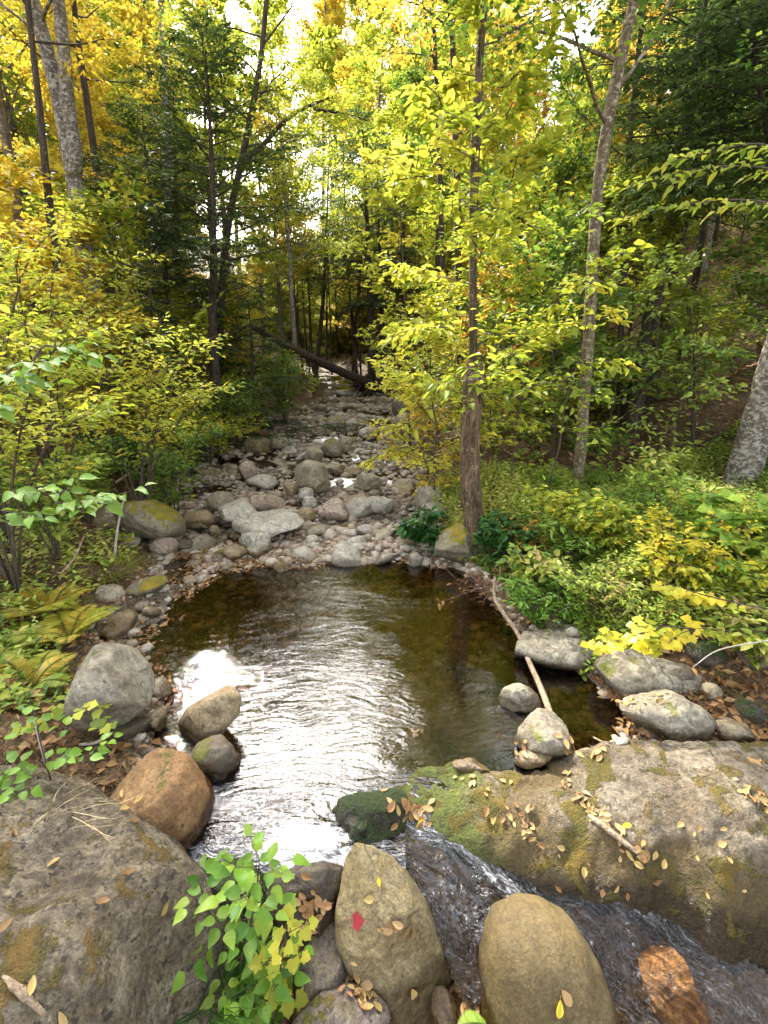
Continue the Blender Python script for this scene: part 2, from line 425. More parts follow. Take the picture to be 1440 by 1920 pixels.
def build_ground():
    t = NT('forest_floor')
    at = t.n('ShaderNodeAttribute', attribute_name='tint'); zone = t.n('ShaderNodeSeparateColor', {0: at.outputs['Color']}).outputs[0]
    v = t.obj(False)
    a = t.noise(v, 3, 5, .6); b = t.noise(v, 28, 5, .7); c4 = t.noise(v, 110, 3, .6)
    soil = t.mix(t.mapr(b, .35, .65), (.045, .027, .013), (.16, .09, .042))
    soil = t.mix(t.mapr(c4, .5, .68, 0, .8), soil, (.30, .18, .085))
    soil = t.mix(t.mapr(a, .5, .65, 0, .5), soil, (.10, .10, .02))
    grav = t.mix(t.mapr(b, .35, .65), (.10, .075, .045), (.30, .25, .18))
    grav = t.mix(t.mapr(c4, .45, .7, 0, .7), grav, (.14, .07, .04))
    cell = t.n('ShaderNodeTexVoronoi', {'Vector': v, 'Scale': 26.0}, feature='DISTANCE_TO_EDGE').outputs['Distance']
    grav = t.mix(t.mapr(cell, .0, .12, .75, 0), grav, (.03, .022, .014))
    cc = t.mix(zone, grav, soil)
    pz = t.n('ShaderNodeSeparateXYZ', {0: t.n('ShaderNodeNewGeometry').outputs['Position']}).outputs[2]
    h = t.math('ADD', b, t.math('ADD', t.math('MULTIPLY', c4, .5), t.math('MULTIPLY', t.mapr(cell, 0, .2), .5)))
    bp = t.n('ShaderNodeBump', {'Strength': .8, 'Distance': .03, 'Height': h})
    p = t.n('ShaderNodeBsdfPrincipled', {'Base Color': cc, 'Roughness': .8, 'Specular IOR Level': .3, 'Normal': bp.outputs[0]})
    mat = t.done(p.outputs[0])
    s = np.linspace(-1, 1, 380); xs = 1.3 * np.sinh(np.arcsinh(75 / 1.3) * s)
    lo, hi = np.arcsinh((-8 - 3) / 1.5), np.arcsinh((170 - 3) / 1.5); ys = 3 + 1.5 * np.sinh(np.linspace(lo, hi, 430))
    X, Y = np.meshgrid(xs, ys); Z = ground(X, Y).reshape(X.shape)
    d = np.abs(X - np.interp(Y, CY, CX)) - np.interp(Y, CY, HW)
    zone = sstep(-.05, .35, d + .25 * fbm2(X, Y, 1.7, 3, 5).reshape(X.shape))
    zone = np.where(Y < 1.6, .8, zone)
    mb = MB(); ny, nx = X.shape
    i = np.arange(ny - 1)[:, None] * nx; j = np.arange(nx - 1)[None]
    Q = np.stack([i + j, i + j + 1, i + j + nx + 1, i + j + nx], -1).reshape(-1, 4)
    mb.add(np.stack([X, Y, Z], -1).reshape(-1, 3), Q, None, np.stack([zone.ravel(), zone.ravel() * 0 + .5], 1))
    o = mb.build('ground', mat); tag(o, 'leaf strewn forest floor with a gravel stream bed between two wooded banks', 'ground', kind='structure')
build_ground()

# ------------------------------------------------------------------ water
def water_mat(name, bump=.25, sc_=(5, 16, 8), tint=(.50, .36, .20), foam=0.0, fine=.4, rough=.02, ior=1.6, rot=0):
    t = NT(name); v = t.n('ShaderNodeTexCoord').outputs['Object']
    at = t.n('ShaderNodeAttribute', attribute_name='tint'); sx = t.n('ShaderNodeSeparateColor', {0: at.outputs['Color']})
    warp = t.noise(v, 1.1, 2)
    wv = t.n('ShaderNodeVectorMath', {0: v, 1: t.n('ShaderNodeCombineXYZ', {0: t.math('MULTIPLY', warp, .35), 1: t.math('MULTIPLY', warp, .5), 2: 0.0}).outputs[0]}, operation='ADD').outputs[0]
    if rot: wv = t.n('ShaderNodeVectorRotate', {'Vector': wv, 'Angle': R(-rot)}, rotation_type='Z_AXIS').outputs[0]
    a = t.noise(t.vmap(wv, sc_), 1.0, 3, .55, .6)
    b = t.noise(t.vmap(wv, tuple(q * 2.7 for q in sc_)), 1.0, 3, .6, .8)
    h = t.math('ADD', a, t.math('MULTIPLY', b, fine))
    st = t.math('MULTIPLY', sx.outputs[1], bump)
    bp = t.n('ShaderNodeBump', {'Strength': st, 'Distance': .05, 'Height': h})
    fr = t.n('ShaderNodeFresnel', {'IOR': ior, 'Normal': bp.outputs[0]})
    tr = t.n('ShaderNodeBsdfTransparent', {'Color': tint})
    gl = t.n('ShaderNodeBsdfGlossy', {'Color': (1, 1, 1), 'Roughness': rough, 'Normal': bp.outputs[0]})
    sh = t.n('ShaderNodeMixShader', {0: fr.outputs[0], 1: tr.outputs[0], 2: gl.outputs[0]}).outputs[0]
    if foam:
        fn = t.noise(t.vmap(wv, tuple(q * 3.4 for q in sc_)), 1.0, 6, .8, 1.6)
        f = t.mapr(t.math('ADD', fn, t.math('MULTIPLY', sx.outputs[0], .6)), .72, 1.02, 0, foam)
        df = t.n('ShaderNodeBsdfPrincipled', {'Base Color': (.82, .84, .86), 'Roughness': .5, 'Normal': bp.outputs[0]})
        sh = t.n('ShaderNodeMixShader', {0: f, 1: sh, 2: df.outputs[0]}).outputs[0]
    return t.done(sh)

def tps(ctrl):
    P = np.asarray(ctrl, float); xy = P[:, :2]; z = P[:, 2]; n = len(P)
    def phi(r): return np.where(r > 1e-9, r * r * np.log(np.maximum(r, 1e-9)), 0)
    K = phi(np.linalg.norm(xy[:, None] - xy[None], axis=-1)) + np.eye(n) * 1e-3
    A = np.zeros((n + 3, n + 3)); A[:n, :n] = K; A[:n, n] = 1; A[:n, n + 1:] = xy; A[n, :n] = 1; A[n + 1:, :n] = xy.T
    w = np.linalg.solve(A, np.concatenate([z, [0, 0, 0]]))
    def f(x, y):
        q = np.stack([x, y], 1); return phi(np.linalg.norm(q[:, None] - xy[None], axis=-1)) @ w[:n] + w[n] + q @ w[n + 1:]
    return f
def poly_sd(x, y, poly):
    """signed distance, positive inside"""
    p = np.asarray(poly, float)[:, :2]; q = np.roll(p, -1, 0); d = np.full(len(x), 1e9); ins = np.zeros(len(x), bool)
    for a, b in zip(p, q):
        e = b - a; wx = x - a[0]; wy = y - a[1]; t = np.clip((wx * e[0] + wy * e[1]) / (e @ e + 1e-12), 0, 1)
        d = np.minimum(d, np.hypot(wx - e[0] * t, wy - e[1] * t))
        if abs(b[1] - a[1]) > 1e-12:
            c = ((a[1] > y) != (b[1] > y)) & (x < (b[0] - a[0]) * (y - a[1]) / (b[1] - a[1]) + a[0]); ins ^= c
    return np.where(ins, d, -d)
def px3(L): return [tuple(at_z(a, b, c)) for a, b, c in L]
def grid_mesh(X, Y, Z, keep, tint=None):
    ny, nx = X.shape; mb = MB()
    i = np.arange(ny - 1)[:, None] * nx; j = np.arange(nx - 1)[None]
    Q = np.stack([i + j, i + j + 1, i + j + nx + 1, i + j + nx], -1).reshape(-1, 4)
    K = keep.ravel(); Q = Q[K[Q].all(1)]
    used = np.unique(Q); mp = -np.ones(nx * ny, np.int64); mp[used] = np.arange(len(used))
    V = np.stack([X, Y, Z], -1).reshape(-1, 3)[used]
    mb.add(V, mp[Q], None, None if tint is None else tint.reshape(-1, tint.shape[-1])[used])
    return mb

BEDS = []
def build_water():
    s = np.concatenate([np.arange(1.50, 6.4, .035), np.arange(6.4, 30, .16)])
    X, Y = np.meshgrid(np.arange(-5.5, 2.6, .04), s)
    n = fbm2(X, Y, 2.2, 3, 40).reshape(X.shape)
    Z = wl(Y) + .006 * n + np.where(Y > 5.6, -.035 + .02 * n, 0) - .5 * np.clip(1.66 + .05 * n - Y, 0, 1)
    d = np.abs(X - np.interp(Y, CY, CX)) - np.interp(Y, CY, HW)
    rip = .85 + .15 * sstep(4.6, 3.0, Y); rip = rip * (.45 + .55 * sstep(.9, .1, X)); rip = np.where(Y > 5.1, .7, rip)
    rip = rip * (1 + 2.2 * sstep(2.3, 1.75, Y))
    foam = sstep(1.86, 1.68, Y + .10 * n) * sstep(.0, -.16, X) * sstep(-.78, -.5, X) * (1.2 + .5 * fbm2(X * 1.0, Y * 2.5, 6, 3, 44).reshape(X.shape)) - .5
    foam = np.where(Y > 6, -.6, foam)
    keep = (d < .5) & ~((Y < 1.95) & (X > .12))
    mb = grid_mesh(X, Y, Z, keep, np.stack([foam, rip], -1))
    o = mb.build('water', water_mat('pool_water', .15, (5, 17, 8), (.54, .38, .17), .95, .35, .012, 1.85))
    tag(o, 'clear brown rippled stream water holding reflections of the bright sky', 'water', kind='structure')
    # the chute that runs off to the lower right, and the small fall behind the leafy sapling
    def sheet(name, ctrl, res, mat, label, amp, fm):
        C = px3(ctrl); f = tps(C); P = np.array(C)
        X, Y = np.meshgrid(np.arange(P[:, 0].min(), P[:, 0].max(), res), np.arange(P[:, 1].min(), P[:, 1].max(), res))
        x, y = X.ravel(), Y.ravel()
        z = f(x, y); q = np.stack([x, y, z], 1)
        fx = x * .83 - y * .56; fy = x * .56 + y * .83; q = np.stack([fx * 3.2, fy * 11, z], 1)
        nn = fbm(q, 4, 71); n2 = 1 - np.abs(fbm(q * 1.7, 3, 75)) * 2
        z = z + amp * nn + amp * .4 * n2
        keep = poly_sd(x, y, C) > -.01
        tt = np.stack([fm(x, y) + .25 * nn, np.ones_like(x)], 1)
        mb = grid_mesh(X, Y, z.reshape(X.shape), keep.reshape(X.shape), tt)
        o = mb.build(name, mat); tag(o, label, 'water', kind='structure')
        BEDS.append((X, Y, (z - .045 - .03 * fbm(np.stack([fx * 4, fy * 9, z], 1), 4, 91) + .03 * np.abs(fbm(np.stack([fx * 2, fy * 6, z], 1), 3, 93))).reshape(X.shape), keep.reshape(X.shape)))
    sheet('water_chute', [(630, 1625, -.02), (640, 1580, .0), (740, 1530, -.0), (800, 1525, -.01), (870, 1555, -.03), (970, 1600, -.07), (1070, 1645, -.12), (1200, 1700, -.18),
                          (1340, 1770, -.25), (1500, 1860, -.32), (1600, 2050, -.46), (1300, 2050, -.46), (1190, 1930, -.38), (1080, 1810, -.28), (960, 1790, -.26), (880, 1900, -.33), (830, 1780, -.22), (770, 1680, -.10), (700, 1640, -.05)],
          .014, water_mat('chute_water', .85, (4, 20, 6), (.84, .74, .60), .75, .9, .02, 1.7, -34), 'dark fast water chute sliding down between boulders', .02,
          lambda x, y: .17 + .22 * sstep(.0, .28, fbm(np.stack([(x * .83 - y * .56) * 2, (x * .56 + y * .83) * 14, x * 0], 1), 3, 97)))
build_water()
# ------------------------------------------------------------------ rocks
RM = {
    'grey': rock_mat('grey_stone', (.25, .20, .13), (.42, .355, .245), (.31, .24, .145), 1.0, 0, lichen=.35, wet=.9),
    'pale': rock_mat('pale_stone', (.32, .285, .22), (.50, .46, .37), (.38, .32, .23), 1.0, 0, lichen=.4, wet=.8),
    'pink': rock_mat('pinkish_stone', (.28, .205, .15), (.42, .32, .24), (.34, .26, .18), 1.0, 0, lichen=.2, wet=.8),
    'tan': rock_mat('tan_stone', (.23, .165, .085), (.37, .28, .16), (.29, .21, .10), 1.0, 0, lichen=.0, wet=.9),
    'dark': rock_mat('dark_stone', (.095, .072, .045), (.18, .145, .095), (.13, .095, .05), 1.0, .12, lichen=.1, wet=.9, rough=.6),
    'mossy': rock_mat('mossy_stone', (.19, .155, .10), (.33, .29, .21), (.25, .195, .10), 1.0, .62, (.22, .20, .012), lichen=.5, wet=.8),
    'veined': rock_mat('veined_stone', (.18, .15, .105), (.32, .285, .205), (.23, .185, .11), 1.0, .12, lichen=.4, vein=.12, wet=.9, crust=.7),
    'submerged': rock_mat('submerged_stone', (.16, .105, .045), (.29, .205, .10), (.20, .14, .05), 1.0, .15, (.12, .11, .015), rough=.5, mott=.8, crust=.8, bump=.9),
    'rusty': rock_mat('rusty_wet_stone', (.11, .042, .012), (.25, .115, .033), (.16, .065, .016), 2.0, 0, rough=.28, vein=.35, bump=.9, crust=.8),
    'giant': rock_mat('giant_boulder_stone', (.17, .13, .08), (.31, .255, .17), (.22, .165, .085), 1.2, .30, (.15, .115, .018), lichen=.6, lich_col=(.42, .38, .28), bump=1.0, crust=1.0, pits=.95, mott=.9),
    'brownrock': rock_mat('brown_boulder_stone', (.22, .115, .042), (.34, .20, .08), (.26, .15, .055), 1.5, .05, lichen=0, wet=.95, litter=(.40, .16, .06), bump=.7, crust=.7),
    'slab': rock_mat('slab_stone', (.16, .12, .075), (.30, .25, .175), (.21, .155, .085), 1.3, .40, (.13, .11, .012), lichen=.5, lich_col=(.54, .52, .40), wet=.9, wetz=-.13, bump=1.0, crust=.85, mott=.6, zones=(('Z', .0, .085, (.115, .075, .018), .93), ('X', .35, .62, (.105, .135, .014), .9))),
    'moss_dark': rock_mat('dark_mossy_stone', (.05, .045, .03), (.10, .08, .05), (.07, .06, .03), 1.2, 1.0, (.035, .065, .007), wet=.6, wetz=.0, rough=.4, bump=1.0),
    'oval': rock_mat('smooth_olive_stone', (.10, .068, .022), (.145, .102, .038), (.105, .07, .02), 1.1, 0.0, rough=.7, wet=.95, wetz=-.2, bump=.5, crust=.55, pits=.3, mott=.35),
    'front': rock_mat('olive_front_stone', (.19, .14, .06), (.28, .22, .11), (.21, .15, .055), 1.3, .0, lichen=.0, wet=.85, wetz=-.22, bump=.6, crust=.8, pits=.5, mott=.5, zones=(('Y', 1.75, 1.58, (.16, .145, .016), .85),)),
    'purple': rock_mat('purple_stone', (.17, .125, .10), (.29, .225, .175), (.20, .17, .08), 1.5, .3, (.17, .15, .015), lichen=.5, bump=.9, crust=.8),
}
BVH = []
def reg(V, F): BVH.append(BVHTree.FromPolygons([tuple(v) for v in V], [tuple(f) for f in F]))
def hit(px, py):
    """where the view ray of a pixel meets a rock or the ground; returns point, normal"""
    d = Vector(ray(px, py)); o = Vector(CAM); best = None
    for b in BVH:
        r = b.ray_cast(o, d)
        if r[0] is not None and (best is None or r[3] < best[2]): best = (np.array(r[0]), np.array(r[1]), r[3])
    g = hit_ground(px, py); tg = np.linalg.norm(g - CAM)
    if best is None or tg < best[2]:
        e = .05; n = unit(np.array([gz(g[0] - e, g[1]) - gz(g[0] + e, g[1]), gz(g[0], g[1] - e) - gz(g[0], g[1] + e), 2 * e]))
        return g, n
    return best[0], best[1]
def drop(x, y, z0=3.0):
    best = gz(x, y); n = np.array([0, 0, 1.])
    for b in BVH:
        r = b.ray_cast(Vector((x, y, z0)), Vector((0, 0, -1)))
        if r[0] is not None and r[0].z > best: best = r[0].z; n = np.array(r[1])
    return best, n

def sphere_grid(nt, nf):
    ph = np.linspace(-np.pi / 2, np.pi / 2, nf)[1:-1]; th = np.arange(nt) * 2 * np.pi / nt
    P, T = np.meshgrid(ph, th, indexing='ij'); m = nf - 2
    i = np.arange(m - 1)[:, None] * nt; j = np.arange(nt)[None]; k = (j + 1) % nt
    Q = np.stack([i + j, i + k, i + nt + k, i + nt + j], -1).reshape(-1, 4)
    jj = np.arange(nt); kk = (jj + 1) % nt
    Tt = np.concatenate([np.stack([kk, jj, np.full(nt, m * nt)], 1), np.stack([(m - 1) * nt + jj, (m - 1) * nt + kk, np.full(nt, m * nt + 1)], 1)])
    return P.ravel(), T.ravel(), Q, Tt
def radial(poly, c, th):
    p = np.asarray(poly, float) - c; q = np.roll(p, -1, 0); out = np.zeros(len(th))
    for i, t in enumerate(th):
        dx, dy = math.cos(t), math.sin(t); best = 0
        for a, b in zip(p, q):
            e = b - a; den = dx * e[1] - dy * e[0]
            if abs(den) < 1e-12: continue
            s = (a[0] * e[1] - a[1] * e[0]) / den; u = (a[0] * dy - a[1] * dx) / den
            if s > 0 and -1e-9 <= u <= 1 + 1e-9: best = max(best, s)
        out[i] = best
    return out

def shape_rock(poly2, thick, seed, res, facets=6, amp=.065, expo=.75, back=None, cut=.78, sm=1):
    """closed stone: a plan outline swelled to real thickness, flattened by a few facets, roughened"""
    rng = np.random.default_rng(seed)
    poly2 = np.asarray(poly2, float)
    a = poly2; b = np.roll(poly2, -1, 0); w = a[:, 0] * b[:, 1] - b[:, 0] * a[:, 1]
    c = ((a + b) * w[:, None]).sum(0) / (3 * w.sum())
    nt, nf = res; ph, th, Q, T = sphere_grid(nt, nf)
    r = radial(poly2, c, np.arange(nt) * 2 * np.pi / nt)
    for _ in range(sm): r = (np.roll(r, 1) + 2 * r + np.roll(r, -1)) / 4
    r = np.maximum(r, r.max() * .1)
    rr = np.tile(r, nf - 2)
    back = thick if back is None else back
    def pt(ph, th, rr):
        s = np.sin(ph); z = np.sign(s) * np.abs(s) ** expo
        rho = np.cos(ph) ** .9
        return np.stack([c[0] + rr * rho * np.cos(th), c[1] + rr * rho * np.sin(th), z * np.where(s > 0, thick, back)], 1)
    V = np.concatenate([pt(ph, th, rr), [[c[0], c[1], -back]], [[c[0], c[1], thick]]])
    size = math.sqrt(abs(w.sum()) / 2)
    sc3 = np.array([size * .56, size * .56, max(thick, .01)])
    U = (V - np.array([c[0], c[1], 0])) / sc3
    for k in range(facets):
        n = unit(rng.normal(size=3) * np.array([1, 1, 1.0])); 
        if abs(n[2]) < .35: n[2] = math.copysign(.5, rng.random() - .3); n = unit(n)
        d = cut * rng.uniform(.85, 1.1); e = U @ n - d
        U = U - n * np.where(e > 0, e * .85, 0)[:, None]
    V = U * sc3 + np.array([c[0], c[1], 0])
    nrm = unit(U / sc3)
    f = 2.2 / size; h = fbm(V * f + seed * 3.7, 5, seed % 97) * amp * size
    h = h - np.abs(fbm(V * f * 1.7 + seed, 3, seed % 89)) * amp * .6 * size
    h = h + fbm(V * f * 4.3 + seed, 4, seed % 83) * amp * .45 * size
    V = V + nrm * h[:, None]
    return V, Q, T, c

def finish(name, V, Q, T, mat, label, cat='rock', group=None, base=None):
    mb = MB(); mb.add(V, Q, T)
    o = np.array([V[:, 0].mean(), V[:, 1].mean(), V[:, 2].min()]) if base is None else base
    ob = mb.build(name, RM[mat] if isinstance(mat, str) else mat, None, o)
    tag(ob, label, cat, group)
    reg(V, [tuple(q) for q in Q] + [tuple(t) for t in T])
    return ob
def rock_view(label, outline, zc, thick, mat, seed, res=(72, 36), name='boulder', **kw):
    """outline in the photograph -> stone standing at the depth of its own centre"""
    O = np.array(outline, float); c = O.mean(0); C = at_z(c[0], c[1], zc); dep = (C - CAM) @ FWD
    P2 = np.stack([(O[:, 0] - c[0]) * dep / FPX, -(O[:, 1] - c[1]) * dep / FPX], 1)
    V, Q, T, _ = shape_rock(P2, thick, seed, res, **kw)
    W = C + V[:, :1] * RGT + V[:, 1:2] * UPV - V[:, 2:] * FWD
    return finish(name, W, Q, T, mat, label)
def rock_flat(label, outline, zc, thick, mat, seed, res=(64, 30), name='flat_rock', tilt=(0, 0), **kw):
    """outline traced on a level plane -> low stone lying on the ground"""
    P = np.array([at_z(a, b, zc)[:2] for a, b in outline]); c = P.mean(0)
    V, Q, T, _ = shape_rock(P - c, thick, seed, res, **kw)
    W = V.copy(); W[:, 2] += V[:, 0] * tilt[0] + V[:, 1] * tilt[1]; W[:, :2] += c; W[:, 2] += zc
    return finish(name, W, Q, T, mat, label)
def ell(x0, y0, x1, y1, seed, n=18, tilt=0.0, sq=2.4):
    rng = np.random.default_rng(seed); th = np.arange(n) * 2 * np.pi / n
    k = rng.normal(size=4) * .07
    r = (np.abs(np.cos(th)) ** sq + np.abs(np.sin(th)) ** sq) ** (-1 / sq) * (1 + k[0] * np.cos(2 * th + k[1] * 20) + k[2] * np.cos(3 * th + k[3] * 20) + rng.normal(size=n) * .03)
    x, y = r * np.cos(th), r * np.sin(th); ct, s = math.cos(tilt), math.sin(tilt)
    return [((x0 + x1) / 2 + (x1 - x0) / 2 * (a * ct - b * s), (y0 + y1) / 2 + (y1 - y0) / 2 * (a * s + b * ct)) for a, b in zip(x, y)]
def stone(label, box, mat, seed, name='boulder', tilt=0.0, facets=5, thick=.48, **kw):
    x0, y0, x1, y1 = box; y1 = y1 + (y1 - y0) * .1
    g = hit_ground((x0 + x1) / 2, y1 - 1); dep = (g - CAM) @ FWD + (x1 - x0) / FPX * 3 * .12
    w = (x1 - x0) * dep / FPX; C = at_t((x0 + x1) / 2, (y0 + y1) / 2, dep)
    return rock_view(label, ell(x0, y0, x1, y1, seed, tilt=tilt), C[2], w * thick, mat, seed, (44, 24), name, facets=facets, **kw)

def hf_rock(name, label, outline, inner, mat, res=.022, w=.12, amp=.03, seed=1, step=.0):
    """big boulder whose top runs through known heights and whose rim rolls down into the ground"""
    C = px3(outline); f = tps(C + px3(inner)); P = np.array(C)
    X, Y = np.meshgrid(np.arange(P[:, 0].min() - .3, P[:, 0].max() + .3, res), np.arange(P[:, 1].min() - .3, P[:, 1].max() + .3, res))
    x, y = X.ravel(), Y.ravel(); q = np.stack([x, y, x * 0], 1)
    sd = poly_sd(x, y, C) + .035 * fbm(q * 5, 3, seed + 5)
    o = np.clip(-sd, 0, None)
    dr = np.where(o < w, w - np.sqrt(np.maximum(w * w - np.minimum(o, w) ** 2, 0)), w + 4.5 * (o - w))
    q2 = np.stack([x, y, -dr], 1)
    z = f(x, y) - dr + amp * fbm(q2 * 2.3, 5, seed) - amp * .9 * np.abs(fbm(q2 * 4.1, 4, seed + 3)) + amp * .4 * fbm(q2 * 11, 4, seed + 7) + amp * .22 * fbm(q2 * 26, 3, seed + 8)
    if step:
        s = fbm(q * 1.4, 3, seed + 11); z = z - step * sstep(.0, .03, s) - step * .7 * sstep(.22, .25, s)
    keep = sd > -(w + .16)
    mb = grid_mesh(X, Y, z.reshape(X.shape), keep.reshape(X.shape))
    V = mb.v[0]; Q = mb.q[0]
    ob = mb.build(name, RM[mat], None, np.array([V[:, 0].mean(), V[:, 1].mean(), V[:, 2].min()]))
    tag(ob, label, 'rock'); reg(V, [tuple(a) for a in Q]); return ob

hf_rock('boulder', 'huge pitted grey brown boulder filling the lower left corner with dry grass on top',
        [(-420, 1400, .38), (-200, 1405, .38), (0, 1428, .34), (80, 1455, .33), (160, 1500, .31), (250, 1556, .27), (325, 1608, .2), (368, 1660, .12), (372, 1730, .04), (350, 1800, -.04), (318, 1880, -.10), (300, 1990, -.18), (150, 2150, .05), (-400, 2150, .4)],
        [(60, 1560, .38), (0, 1700, .45), (160, 1650, .36), (250, 1700, .29), (310, 1700, .2), (200, 1800, .30), (120, 1850, .36), (240, 1880, .16), (-200, 1700, .52)], 'giant', .015, .13, .05, 4, .012)
hf_rock('boulder', 'huge lichen spotted sloping slab at the lower right littered with curled leaves',
        [(740, 1478, .02), (790, 1452, .03), (850, 1444, .035), (1010, 1436, .06), (1100, 1413, .11), (1200, 1394, .16), (1320, 1389, .19), (1480, 1388, .21), (1800, 1420, .28), (1900, 1900, .0), (1560, 1885, -.30), (1440, 1800, -.25), (1300, 1728, -.17), (1150, 1660, -.1), (1000, 1612, -.055), (900, 1570, -.015), (850, 1548, .0), (790, 1525, .01)],
        [(900, 1490, .06), (1000, 1530, .05), (1150, 1500, .12), (1250, 1480, .16), (1300, 1560, .11), (1440, 1500, .2), (1440, 1620, .08), (1200, 1600, .03), (1350, 1680, -.02)], 'slab', .015, .1, .045, 8, .018)

rock_view('rounded rust brown boulder between the pool and the huge corner boulder', [(200, 1512), (228, 1462), (262, 1424), (292, 1404), (330, 1408), (362, 1424), (386, 1455), (393, 1530), (378, 1575), (338, 1612), (292, 1600), (242, 1560)], .10, .26, 'brownrock', 21, (96, 48), facets=5, cut=.86, amp=.03)
rock_view('large pale grey boulder undercut at its base on the left edge of the pool', [(112, 1268), (128, 1226), (180, 1209), (226, 1219), (262, 1258), (286, 1318), (284, 1368), (262, 1384), (210, 1372), (150, 1345), (122, 1318)], .28, .30, 'veined', 33, (96, 48), facets=6, amp=.04)
rock_view('dark grey supporting stone under the large pale boulder by the pool', [(165, 1350), (240, 1350), (284, 1352), (290, 1388), (240, 1398), (180, 1392)], .06, .14, 'dark', 34, (48, 24))
rock_view('flat topped elongated tan rock tilted at the pool edge with a crack across it', [(325, 1368), (345, 1332), (398, 1297), (438, 1286), (457, 1299), (452, 1336), (420, 1372), (382, 1397), (346, 1404), (330, 1392)], .10, .12, 'tan', 41, (80, 40), facets=3, amp=.03, expo=.5)
rock_view('dark wet brown rock half in the water below the tilted tan rock', [(354, 1425), (372, 1392), (420, 1378), (445, 1388), (450, 1430), (430, 1452), (395, 1468), (362, 1450)], .04, .14, 'dark', 43, (64, 32))
rock_flat('small smooth grey rock just above the water right of the large pale boulder', [(270, 1292), (285, 1276), (308, 1275), (326, 1288), (318, 1303), (292, 1312), (274, 1308)], .03, .05, 'grey', 44, (40, 20), name='stone', facets=2)
rock_view('small round brown stone tucked against the right side of the large pale boulder', [(282, 1338), (298, 1328), (312, 1345), (308, 1368), (288, 1372)], .05, .07, 'tan', 45, (36, 20), name='stone')
rock_view('smooth dark grey egg shaped stone on the left bank of the pool', ell(176, 1096, 232, 1133, 46), .12, .14, 'grey', 46, (48, 24), name='stone', facets=2)
rock_view('mossy tan flat boulder sloping into the shallows beside the egg shaped stone', [(232, 1108), (260, 1088), (296, 1078), (312, 1085), (302, 1104), (270, 1122), (242, 1126)], .10, .16, 'mossy', 47, (56, 28))
rock_flat('broad flat pale stone at the left waterline littered with leaves', [(186, 1196), (190, 1160), (212, 1142), (256, 1134), (260, 1160), (240, 1182), (210, 1198)], .04, .05, 'tan', 48, facets=2, expo=.5)
rock_view('big round boulder with yellow moss on its left face at the head of the pool', [(222, 985), (228, 952), (250, 938), (288, 935), (316, 950), (340, 975), (344, 1000), (318, 1013), (262, 1012), (232, 1006)], .33, .36, 'mossy', 51, (80, 40), facets=4)
rock_flat('long pale flat rock lying across the head of the pool', [(436, 985), (442, 966), (480, 956), (520, 957), (556, 966), (573, 984), (562, 998), (500, 1003), (452, 1000)], .16, .13, 'pale', 52, facets=4, expo=.6)
rock_flat('rounded pale rock leaning behind the long flat rock', [(408, 962), (415, 948), (445, 942), (478, 948), (482, 966), (450, 974), (420, 972)], .22, .13, 'pale', 53, facets=4, expo=.6)
rock_view('big blocky grey rock in the middle of the rocky stream bed', [(552, 880), (575, 860), (602, 866), (625, 890), (626, 920), (590, 930), (556, 912)], .42, .36, 'grey', 54, (64, 32), facets=8, cut=.72)
rock_view('big split boulder at the foot of the dead tree with a pale upper left face', [(815, 1028), (820, 1000), (840, 982), (872, 978), (905, 990), (922, 1030), (918, 1062), (880, 1070), (840, 1066), (818, 1052)], .16, .30, 'mossy', 55, (80, 40), facets=9, cut=.76, amp=.06)
rock_view('squat pale boulder with a green moss top where the bare pole ends', [(956, 1372), (966, 1345), (1000, 1330), (1046, 1338), (1066, 1365), (1069, 1405), (1050, 1428), (1005, 1420), (972, 1402)], .07, .16, 'veined', 61, (80, 40), facets=8, cut=.75, amp=.05)
rock_flat('flat grey rock under the overhanging herbs right of the pool', [(962, 1225), (975, 1198), (1030, 1185), (1100, 1184), (1134, 1205), (1126, 1240), (1080, 1256), (1010, 1248)], .06, .13, 'veined', 62, facets=4, expo=.6)
rock_flat('wide veined grey ledge below the branch of yellow leaves', [(1104, 1270), (1115, 1245), (1160, 1232), (1230, 1232), (1300, 1252), (1328, 1284), (1310, 1302), (1240, 1306), (1170, 1308), (1130, 1300)], .10, .17, 'veined', 63, (80, 40), facets=4, expo=.7, amp=.06)
rock_view('pointed wedge of veined grey rock rising behind the huge lichen slab', [(1128, 1328), (1190, 1308), (1260, 1298), (1310, 1320), (1336, 1352), (1320, 1385), (1262, 1394), (1205, 1372), (1160, 1345)], .06, .17, 'veined', 64, (80, 40), facets=5, amp=.06)
rock_view('grey rock half submerged left of the lower end of the bare pole', [(922, 1308), (938, 1288), (975, 1283), (1006, 1298), (1020, 1322), (990, 1334), (940, 1328)], .03, .12, 'veined', 65, (56, 28), facets=6)
rock_flat('thin flat tan rock at the waterline below the squat moss topped boulder', [(962, 1424), (975, 1412), (1020, 1412), (1042, 1422), (1020, 1437), (980, 1438)], .03, .04, 'tan', 66, (40, 20), facets=2, expo=.5)
rock_flat('thin flat brown ledge at the near right rim of the pool', [(835, 1446), (845, 1430), (890, 1424), (936, 1440), (900, 1450)], .02, .035, 'tan', 67, (40, 20), facets=2, expo=.5)
rock_view('small grey round stone at the right end of the veined grey ledge', [(1314, 1300), (1322, 1282), (1345, 1280), (1357, 1298), (1346, 1316), (1324, 1315)], .14, .07, 'grey', 68, (36, 20), name='stone')
rock_view('small moss covered stone among dead leaves at the right edge', [(1382, 1318), (1400, 1306), (1425, 1330), (1432, 1352), (1410, 1356), (1390, 1340)], .22, .07, 'moss_dark', 69, (36, 20), name='stone')
rock_view('small pale pebble perched on the flat grey rock under the herbs', [(1060, 1182), (1072, 1174), (1086, 1182), (1084, 1194), (1066, 1194)], .22, .035, 'pale', 70, (24, 14), name='stone', facets=3)
